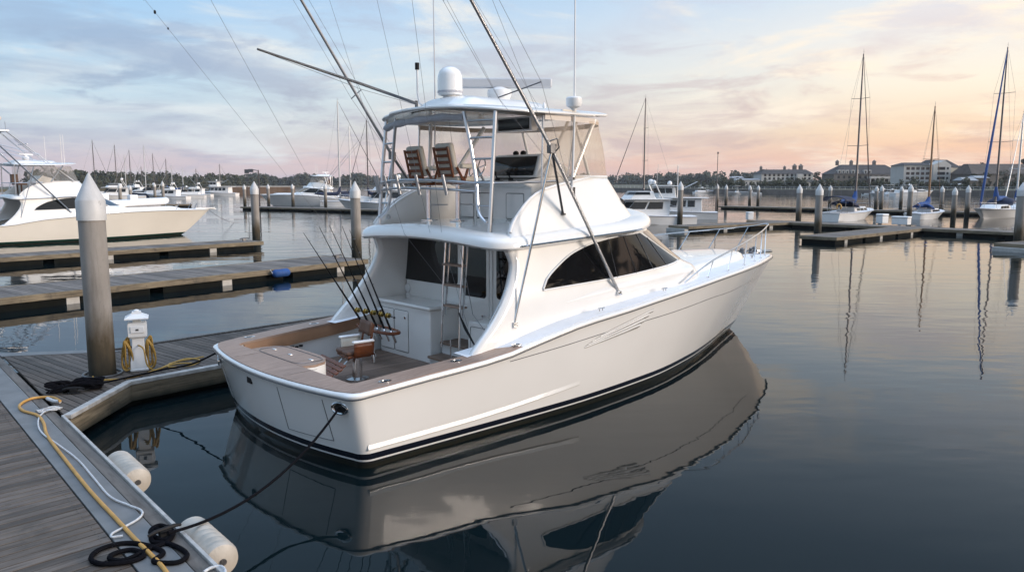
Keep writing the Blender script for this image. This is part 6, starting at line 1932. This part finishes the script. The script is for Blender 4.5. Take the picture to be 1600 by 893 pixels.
# woods
wood_band('wood', 'dark wood along the left shore behind the moored boats', [V2(ap(u, D)) for u, D in ((60, 420), (150, 440), (300, 540), (430, 700))], 26, 6.0, 10.0, 420, M['leaf'], 3)
wood_band('wood', 'bluish far treeline across the open water', [V2(ap(u, D)) for u, D in ((330, 900), (560, 960), (760, 990), (950, 910), (1130, 780), (1200, 700))], 40, 10.5, 14.5, 640, M['pine'], 5)

wood_band('shrubs', 'low dark shrubs along the right shore behind the sea wall', [(p.x * 1.04, p.y * 1.04 + 4) for p in F][1:], 14, 1.6, 4.2, 230, M['leaf'], 21, 1.8)
# ---- buildings
M['wallwhite'] = simple('white_clapboard', (.46, .45, .43), .7, var=.08, vscale=.3)
M['wallcream'] = simple('cream_stucco', (.50, .45, .36), .75, var=.08, vscale=.3)
M['wallgrey'] = simple('grey_shingle', (.13, .12, .11), .85, var=.2, vscale=.5)
M['roofbrown'] = simple('brown_shingle_roof', (.085, .070, .060), .85, var=.3, vscale=.4)
M['roofdark'] = simple('dark_shingle_roof', (.050, .047, .047), .8, var=.2, vscale=.5)
M['roofmetal'] = simple('pale_metal_roof', (.34, .35, .37), .4, var=.1, vscale=.3)
M['bwin'] = simple('building_window', (.03, .032, .036), .15, var=0)
_pane = {}


def pane(w, h):
    k = (round(w, 2), round(h, 2))
    if k not in _pane:
        mb = MB(); mb.box((0, 0, 0), (w, .06, h)); o = mb.build('window', M['bwin'], None, smooth=0)
        COL.objects.unlink(o); _pane[k] = o.data; bpy.data.objects.remove(o)
    return _pane[k]


def addwin(parent, x, y, z, w, h, rz=0.0):
    o = bpy.data.objects.new('window', pane(w, h)); COL.objects.link(o); o.parent = parent; o.location = (x, y, z); o.rotation_euler = (0, 0, rz)
    return o


def block(t, x0, x1, y0, y1, z0, z1, mat, name='wall'):
    mb = MB(); mb.prism([(x0, y0), (x1, y0), (x1, y1), (x0, y1)], z0, z1); return mb.build(name, mat, t, smooth=0)


def hip(t, x0, x1, y0, y1, z0, z1, inx, iny, mat=None, ov=.5, name='roof'):
    mb = MB(); a, b, c, d = x0 - ov, x1 + ov, y0 - ov, y1 + ov
    mb.add([(a, c, z0), (b, c, z0), (b, d, z0), (a, d, z0), (a + inx, c + iny, z1), (b - inx, c + iny, z1), (b - inx, d - iny, z1), (a + inx, d - iny, z1)],
           [(3, 2, 1, 0), (0, 1, 5, 4), (1, 2, 6, 5), (2, 3, 7, 6), (3, 0, 4, 7), (4, 5, 6, 7)])
    return mb.build(name, mat or M['roofdark'], t, smooth=0)


def winrow(p, x0, x1, n, y, zs, w, h):
    for z in zs:
        for i in range(n): addwin(p, x0 + (x1 - x0) * (i + .5) / n, y - .02, z, w, h)


def cupola(r, x, y, z, s=1.0):
    mb = MB(); mb.box((x, y, z + 1.1 * s), (1.6 * s, 1.6 * s, 2.2 * s)); mb.lathe([(1.5 * s, 2.2 * s), (.1, 3.5 * s)], 4, (x, y, z), Matrix.Rotation(R(45), 3, 'Z')); return mb.build('cupola', M['wallgrey'], r, smooth=0)


def bld(u0, u1, D, label, cat='building', g=2.4):
    a, b = ap(u0, D), ap(u1, D)
    t = thing(cat.replace(' ', '_'), label, cat, (a.x, a.y, g)); return t, b.x - a.x
def zt_(v, D): return CAM_H + (HOR - v) / FOC * D - 2.4


D = 420
t, W = bld(1186, 1266, D, 'long white three-storey hotel with dark roof and chimneys, left on the right shore', 'hotel')
h = zt_(272, D); w_ = block(t, 0, W, 0, 14, -1, h, M['wallwhite'])
winrow(w_, .8, W - .8, 11, 0, (h * .30, h * .62, h * .9), 1.2, 1.3)
rf = hip(t, 0, W, 0, 14, h, zt_(265, D), 3, 5)
for u in (1191, 1228): cupola(rf, (u - 1186) / FOC * D, 7, zt_(266, D), .7)
for x in (19.8, 23.2): cupola(rf, x, 6, zt_(267, D), 1.1)
mb = MB(); mb.box((20, -1.2, h * .5), (3, 2.4, h)); mb.build('stair_tower', M['wallwhite'], t, smooth=0)
mb = MB(); mb.box((W * .45, -1.0, h * .46), (W * .5, 1.6, .25)); mb.build('balcony', M['wallwhite'], t, smooth=0)

D = 385
t, W = bld(1298, 1404, D, 'dark mansard-roofed hotel with white dormers, three cupolas and a white porch', 'hotel')
h = zt_(272, D); w_ = block(t, 0, W, 0, 15, -1, h, M['wallgrey'])
rf = hip(t, 0, W, 0, 15, h, zt_(257.5, D), 7, 6)
for u in (1311, 1333, 1369): cupola(rf, (u - 1298) / FOC * D, 7, zt_(258.5, D), .8)
for x in (2.6, 4.6, 6.6, 9.4, 11.4, 15.6, 17.6):
    mb = MB(); mb.box((x, 1.0, h + 1.0), (1.5, 2.2, 1.9)); d = mb.build('dormer', M['wallwhite'], rf, smooth=0); addwin(d, x, -.13, h + 1.0, .8, 1.1)
winrow(w_, 1, W - 1, 12, 0, (h * .35, h * .75), 1.1, 1.3)
pc_ = block(t, W * .48, W * 1.02, -4, -.05, h * .62, h * .80, M['wallwhite'], 'porch_roof')
for i in range(9):
    mb = MB(); x = W * (.485 + .53 * i / 8); mb.tube([(x, -3.8, -1), (x, -3.8, h * .62)], .22, 6); mb.build('porch_column', M['wallwhite'], pc_, smooth=0)

D = 345
t, W = bld(1409, 1500, D, 'pale four-storey apartment block with a gabled centre and cream end wing', 'apartment block')
h = zt_(258.5, D); x1, x2 = W * .46, W * .76
w1 = block(t, 0, x1, 2, 14, -1, h, M['wallwhite']); winrow(w1, .8, x1 - .3, 5, 2, (h * .16, h * .40, h * .62, h * .85), 1.5, 1.25)
hip(t, 0, x1, 2, 14, h, zt_(254, D), 3, 5)
mb = MB(); g = zt_(251, D); mb.prism([(x1, -1), (x2, -1), (x2, h * 1.0), ((x1 + x2) / 2 + 1, g), (x1, h * 1.02)], 0, 15, lambda a, b, c: (a, c, b)); w2 = mb.build('gable_wall', M['wallwhite'], t, smooth=0)
winrow(w2, x1 + 2.2, x2 - 2.8, 2, 0, (h * .16, h * .40, h * .62, h * .85), 1.9, 1.3); winrow(w2, x2 - 2.2, x2 - .6, 1, 0, (h * .4, h * .62, h * .85), .9, 1.0)
w3 = block(t, x2, W, 3, 16, -1, h * .88, M['wallcream'], 'cream_wing'); winrow(w3, x2 + .5, x2 + 3, 1, 3, (h * .3, h * .6), .8, 1.0)
hip(t, x1 - .5, W, 4, 17, h * .90, zt_(249.5, D), 4, 5)
mb = MB(); mb.box((x1 * .35, -2, zt_(283, D)), (9, 4, .3)); mb.build('entrance_canopy', M['roofmetal'], t, smooth=0)
D = 352
t, W = bld(1501, 1511, D, 'small cream wing with two rows of windows right of the apartment block', 'building')
h = zt_(263, D); w_ = block(t, 0, W, 0, 10, -1, h, M['wallcream']); winrow(w_, .2, W - .2, 3, 0, (h * .6, h * .88), .6, 1.2); hip(t, 0, W, 0, 10, h, h + 1.2, 1, 3)

for u0, u1, D, v0, vr, mat, rm, lb in (
        (1253, 1287, 318, 284, 281.5, 'wallwhite', 'roofdark', 'low white house with dark roof behind the sea wall'),
        (1290, 1305, 320, 284, 282, 'wallcream', 'roofdark', 'small cream house beside the low white one'),
        (1224, 1237, 322, 286.5, 284.5, 'wallwhite', 'roofmetal', 'bright white boathouse under the long hotel'),
        (1203, 1217, 325, 287, 285, 'wallcream', 'roofdark', 'small tan shed left of the bright white boathouse'),
        (1148, 1184, 420, 281, 279, 'wallwhite', 'roofmetal', 'low pale shed with a metal roof left of the long hotel'),
        (1142, 1158, 470, 278, 275.5, 'wallgrey', 'roofmetal', 'small grey building behind the low pale shed'),
        (1500, 1520, 300, 282, 277, 'wallgrey', 'roofmetal', 'sloping metal-roofed shed right of the apartments'),
        (1519, 1537, 305, 278, 274.5, 'wallgrey', 'roofmetal', 'pale metal roof above the sloping shed'),
        (1490, 1504, 285, 289, 286.5, 'wallwhite', 'roofmetal', 'little white hut below the cream wing')):
    t, W = bld(u0, u1, D, lb, 'house' if 'house' in lb else 'shed')
    h = zt_(v0, D); w_ = block(t, 0, W, 0, 7, -1, h, M[mat]); n = max(2, int(W / 2)); winrow(w_, .3, W - .3, n, 0, (h * .5,), .8, .9)
    hip(t, 0, W, 0, 7, h, zt_(vr, D), .6, 3.4, M[rm])
D = 330
t, W = bld(1512, 1640, D, 'long dark shingled building on the rise at the right edge', 'building')
h = zt_(272, D); w_ = block(t, 0, W, 0, 16, -1, h, M['wallgrey']); winrow(w_, 2, W - 2, 9, 0, (h * .45, h * .8), 1.0, 1.2)
hip(t, 0, W, 0, 16, h, zt_(256, D), 2, 7, M['roofbrown'])
# trees on the right shore
i = 0
TL = [(1290, 372, 277, 'leaf'), (1275, 400, 274, 'leaf'), (1310, 365, 283, 'leaf'), (1326, 362, 284, 'leaf'), (1342, 365, 282, 'leaf'), (1405, 372, 268, 'pine'), (1396, 360, 281, 'leaf'), (1245, 330, 285, 'leaf'),
      (1210, 345, 287, 'leaf'), (1193, 350, 286, 'leaf'), (1468, 318, 284, 'leaf'), (1485, 315, 283, 'leaf'), (1526, 300, 280, 'leaf'), (1540, 300, 283, 'leaf'), (1556, 296, 278, 'leaf'), (1575, 292, 282, 'leaf'), (1592, 290, 274, 'leaf'), (1612, 285, 276, 'leaf'),
      (1531, 400, 252, 'pine'), (1593, 390, 246, 'pine'), (1270, 460, 268, 'pine'), (1150, 430, 277, 'leaf'), (1165, 435, 275, 'leaf'), (1520, 395, 256, 'leaf'), (1608, 380, 247, 'pine'), (1535, 318, 268, 'leaf'), (1563, 320, 264, 'leaf'), (1583, 316, 270, 'leaf'), (1515, 322, 271, 'leaf')]
NM = ('bushy dark tree', 'rounded dark tree', 'low spreading tree')
WH = {0: 'between the two hotels', 1: 'behind the low white house', 2: 'left in front of the mansard hotel', 3: 'in front of the mansard hotel dormers', 4: 'in front of the mansard hotel cupolas', 5: 'at the gap between the mansard hotel and the apartments', 6: 'at the right end of the hotel porch', 7: 'left of the low white house', 8: 'behind the tan shed', 9: 'at the left foot of the long white hotel',
      10: 'before the gabled apartment centre', 11: 'before the cream apartment wing', 12: 'right of the sloping metal shed', 13: 'second right of the sloping metal shed', 14: 'in front of the dark shingled building', 15: 'behind the mast of the blue-furled sailboat', 16: 'tallest by the right edge', 17: 'beyond the right-edge piling', 18: 'on the skyline right of the apartments', 19: 'on the skyline at the right edge', 20: 'on the skyline behind the long white hotel', 21: 'left of the low pale shed', 22: 'above the low pale shed', 23: 'on the ridge behind the cream wing', 24: 'at the extreme right of the skyline', 25: 'before the left part of the shingled building', 26: 'tallest before the shingled building', 27: 'before the right part of the shingled building', 28: 'at the left corner of the shingled building'}
for i, (u, D, v, kd) in enumerate(TL):
    p = ap(u, D); H_ = CAM_H + (HOR - v) / FOC * D - 2.0
    tree(('pine with an open crown ' if kd == 'pine' else NM[i % 3] + ' ') + WH[i], (p.x, p.y, 2.0), H_, kd, 40 + i)
# ------------------------------------------------------------------ sky, sun
def world():
    w = bpy.data.worlds.new('World'); SC.world = w; w.use_nodes = True
    nt = w.node_tree; nt.nodes.clear()
    out = nt.nodes.new('ShaderNodeOutputWorld'); bg = nt.nodes.new('ShaderNodeBackground')
    nt.links.new(bg.outputs[0], out.inputs[0]); bg.inputs[1].default_value = 0.1
    tc = nt.nodes.new('ShaderNodeTexCoord'); sx = nt.nodes.new('ShaderNodeSeparateXYZ')
    nt.links.new(tc.outputs['Generated'], sx.inputs[0])
    x, y, z = sx.outputs
    el = mth(nt, 'MAXIMUM', z, 0.0)
    hl = mth(nt, 'SQRT', mth(nt, 'ADD', mth(nt, 'MULTIPLY', x, x), mth(nt, 'MULTIPLY', y, y)))
    az = mth(nt, 'DIVIDE', x, mth(nt, 'MAXIMUM', hl, .001))          # -1 left .. 1 right
    # slow noise bends the boundary between the cool and the warm side
    nz = nt.nodes.new('ShaderNodeTexNoise'); nz.inputs['Scale'].default_value = 1.4; nz.inputs['Detail'].default_value = 2
    nt.links.new(tc.outputs['Generated'], nz.inputs['Vector'])
    w_ = mth(nt, 'ADD', az, mth(nt, 'MULTIPLY', mth(nt, 'SUBTRACT', nz.outputs['Fac'], .5), .5))
    warm = ramp(nt, mth(nt, 'MULTIPLY_ADD', w_, .5, .5), [(.28, (0, 0, 0)), (.5, (.38,) * 3), (.80, (1, 1, 1))], 'EASE')
    els = mth(nt, 'POWER', el, .6)
    def e(v): return math.sin(R(v)) ** .6
    cool = ramp(nt, els, [(0, srgb(216, 194, 196)), (e(1.6), srgb(206, 192, 202)), (e(3.5), srgb(192, 202, 214)), (e(6.5), srgb(186, 211, 228)), (e(12), srgb(160, 198, 233)), (e(24), srgb(134, 162, 190)), (e(40), srgb(116, 138, 158)), (1, srgb(158, 176, 202))])
    hot = ramp(nt, els, [(0, srgb(243, 168, 136)), (e(1.4), srgb(248, 188, 152)), (e(3.4), srgb(252, 216, 178)), (e(6.5), srgb(253, 238, 216)), (e(10), srgb(240, 236, 230)), (e(13), srgb(212, 224, 235)), (e(24), srgb(152, 170, 190)), (e(40), srgb(122, 142, 160)), (1, srgb(170, 180, 200))])
    base = mixcol(nt, warm, cool, hot)
    # the physical sky under it all
    sky = nt.nodes.new('ShaderNodeTexSky'); sky.sky_type = 'NISHITA'; sky.sun_disc = False
    sky.sun_elevation = R(SUN_EL); sky.sun_rotation = R(90 - SUN_AZ)
    sk = nt.nodes.new('ShaderNodeVectorMath'); sk.operation = 'SCALE'; sk.inputs['Scale'].default_value = .12
    nt.links.new(sky.outputs[0], sk.inputs[0])
    base = mixcol(nt, .12, base, sk.outputs[0])
    # layered clouds, long and low, wrapped round the horizon
    cmb = nt.nodes.new('ShaderNodeCombineXYZ'); hh = mth(nt, 'MAXIMUM', hl, .05)
    nt.links.new(mth(nt, 'DIVIDE', x, hh), cmb.inputs[0]); nt.links.new(mth(nt, 'DIVIDE', y, hh), cmb.inputs[1]); nt.links.new(mth(nt, 'POWER', el, .8), cmb.inputs[2])
    def cl(scale, zs, det, seed, rough=.55, dist=.6):
        mp = nt.nodes.new('ShaderNodeMapping'); mp.inputs['Scale'].default_value = (1, 1, zs); mp.inputs['Location'].default_value = (seed, seed * .7, seed * .3)
        mp.inputs['Rotation'].default_value = (R(2), R(-3), 0)
        nt.links.new(cmb.outputs[0], mp.inputs[0])
        n = nt.nodes.new('ShaderNodeTexNoise'); n.inputs['Scale'].default_value = scale; n.inputs['Detail'].default_value = det; n.inputs['Roughness'].default_value = rough; n.inputs['Distortion'].default_value = dist
        nt.links.new(mp.outputs[0], n.inputs['Vector']); return n.outputs['Fac']
    ccol = mixcol(nt, warm, ramp(nt, els, [(0, srgb(196, 182, 192)), (e(3), srgb(166, 172, 192)), (e(6), srgb(150, 168, 192)), (e(12), srgb(156, 180, 208)), (1, srgb(160, 178, 206))]),
                  ramp(nt, els, [(0, srgb(222, 172, 150)), (e(3), srgb(214, 176, 156)), (e(7), srgb(226, 202, 188)), (e(12), srgb(212, 216, 226)), (1, srgb(172, 188, 212))]))
    lcol = mixcol(nt, warm, srgb(214, 222, 226), srgb(255, 236, 210))
    c1 = ramp(nt, cl(3.1, 4.0, 8, 5.3, .6, .6), [(.47, (0, 0, 0)), (.66, (.78,) * 3)], 'EASE')
    c2 = ramp(nt, cl(6.5, 3.4, 8, 9.4, .62, .5), [(.49, (0, 0, 0)), (.66, (.8,) * 3)], 'EASE')
    c3 = ramp(nt, cl(4.4, 4.0, 8, 21.7, .6, .5), [(.47, (0, 0, 0)), (.66, (.8,) * 3)], 'EASE')
    fade = ramp(nt, z, [(.21, (1, 1, 1)), (.36, (0, 0, 0))], 'EASE')
    c1, c2, c3 = (mth(nt, 'MULTIPLY', c, fade) for c in (c1, c2, c3))
    base = mixcol(nt, c3, base, lcol)
    base = mixcol(nt, c1, base, ccol)
    base = mixcol(nt, mth(nt, 'MULTIPLY', c2, .95), base, ccol)
    # sky overhead, out of view, is boosted to light the white decks
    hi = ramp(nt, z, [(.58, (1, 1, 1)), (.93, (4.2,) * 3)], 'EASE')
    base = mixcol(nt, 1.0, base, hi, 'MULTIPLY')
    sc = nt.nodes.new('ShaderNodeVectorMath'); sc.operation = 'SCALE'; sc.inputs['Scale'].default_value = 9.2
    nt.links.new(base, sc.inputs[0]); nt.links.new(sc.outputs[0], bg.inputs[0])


SUN_AZ, SUN_EL = -15.0, 12.0          # degrees: azimuth from +X towards +Y
world()
ld_ = bpy.data.lights.new('sun', 'SUN'); ld_.energy = 2.9; ld_.angle = R(20); ld_.color = (1.0, .86, .74)
sun = bpy.data.objects.new('sun', ld_); COL.objects.link(sun)
sd = V((math.cos(R(SUN_EL)) * math.cos(R(SUN_AZ)), math.cos(R(SUN_EL)) * math.sin(R(SUN_AZ)), math.sin(R(SUN_EL))))
sun.rotation_euler = sd.to_track_quat('Z', 'Y').to_euler()
sun.location = (40, 5, 30)

# ------------------------------------------------------------------ evening air
m = bpy.data.materials.new('evening_haze'); m.use_nodes = True; nt = m.node_tree; nt.nodes.clear()
o_ = nt.nodes.new('ShaderNodeOutputMaterial'); pv = nt.nodes.new('ShaderNodeVolumePrincipled')
pv.inputs['Color'].default_value = (.86, .88, .95, 1); pv.inputs['Density'].default_value = .00013; pv.inputs['Anisotropy'].default_value = .2
nt.links.new(pv.outputs[0], o_.inputs['Volume'])
mb = MB(); mb.box((0, 0, 22), (7400, 7400, 50.0)); tag(mb.build('haze', m, None, smooth=0), 'thin evening haze over the harbour', None, None, 'stuff')
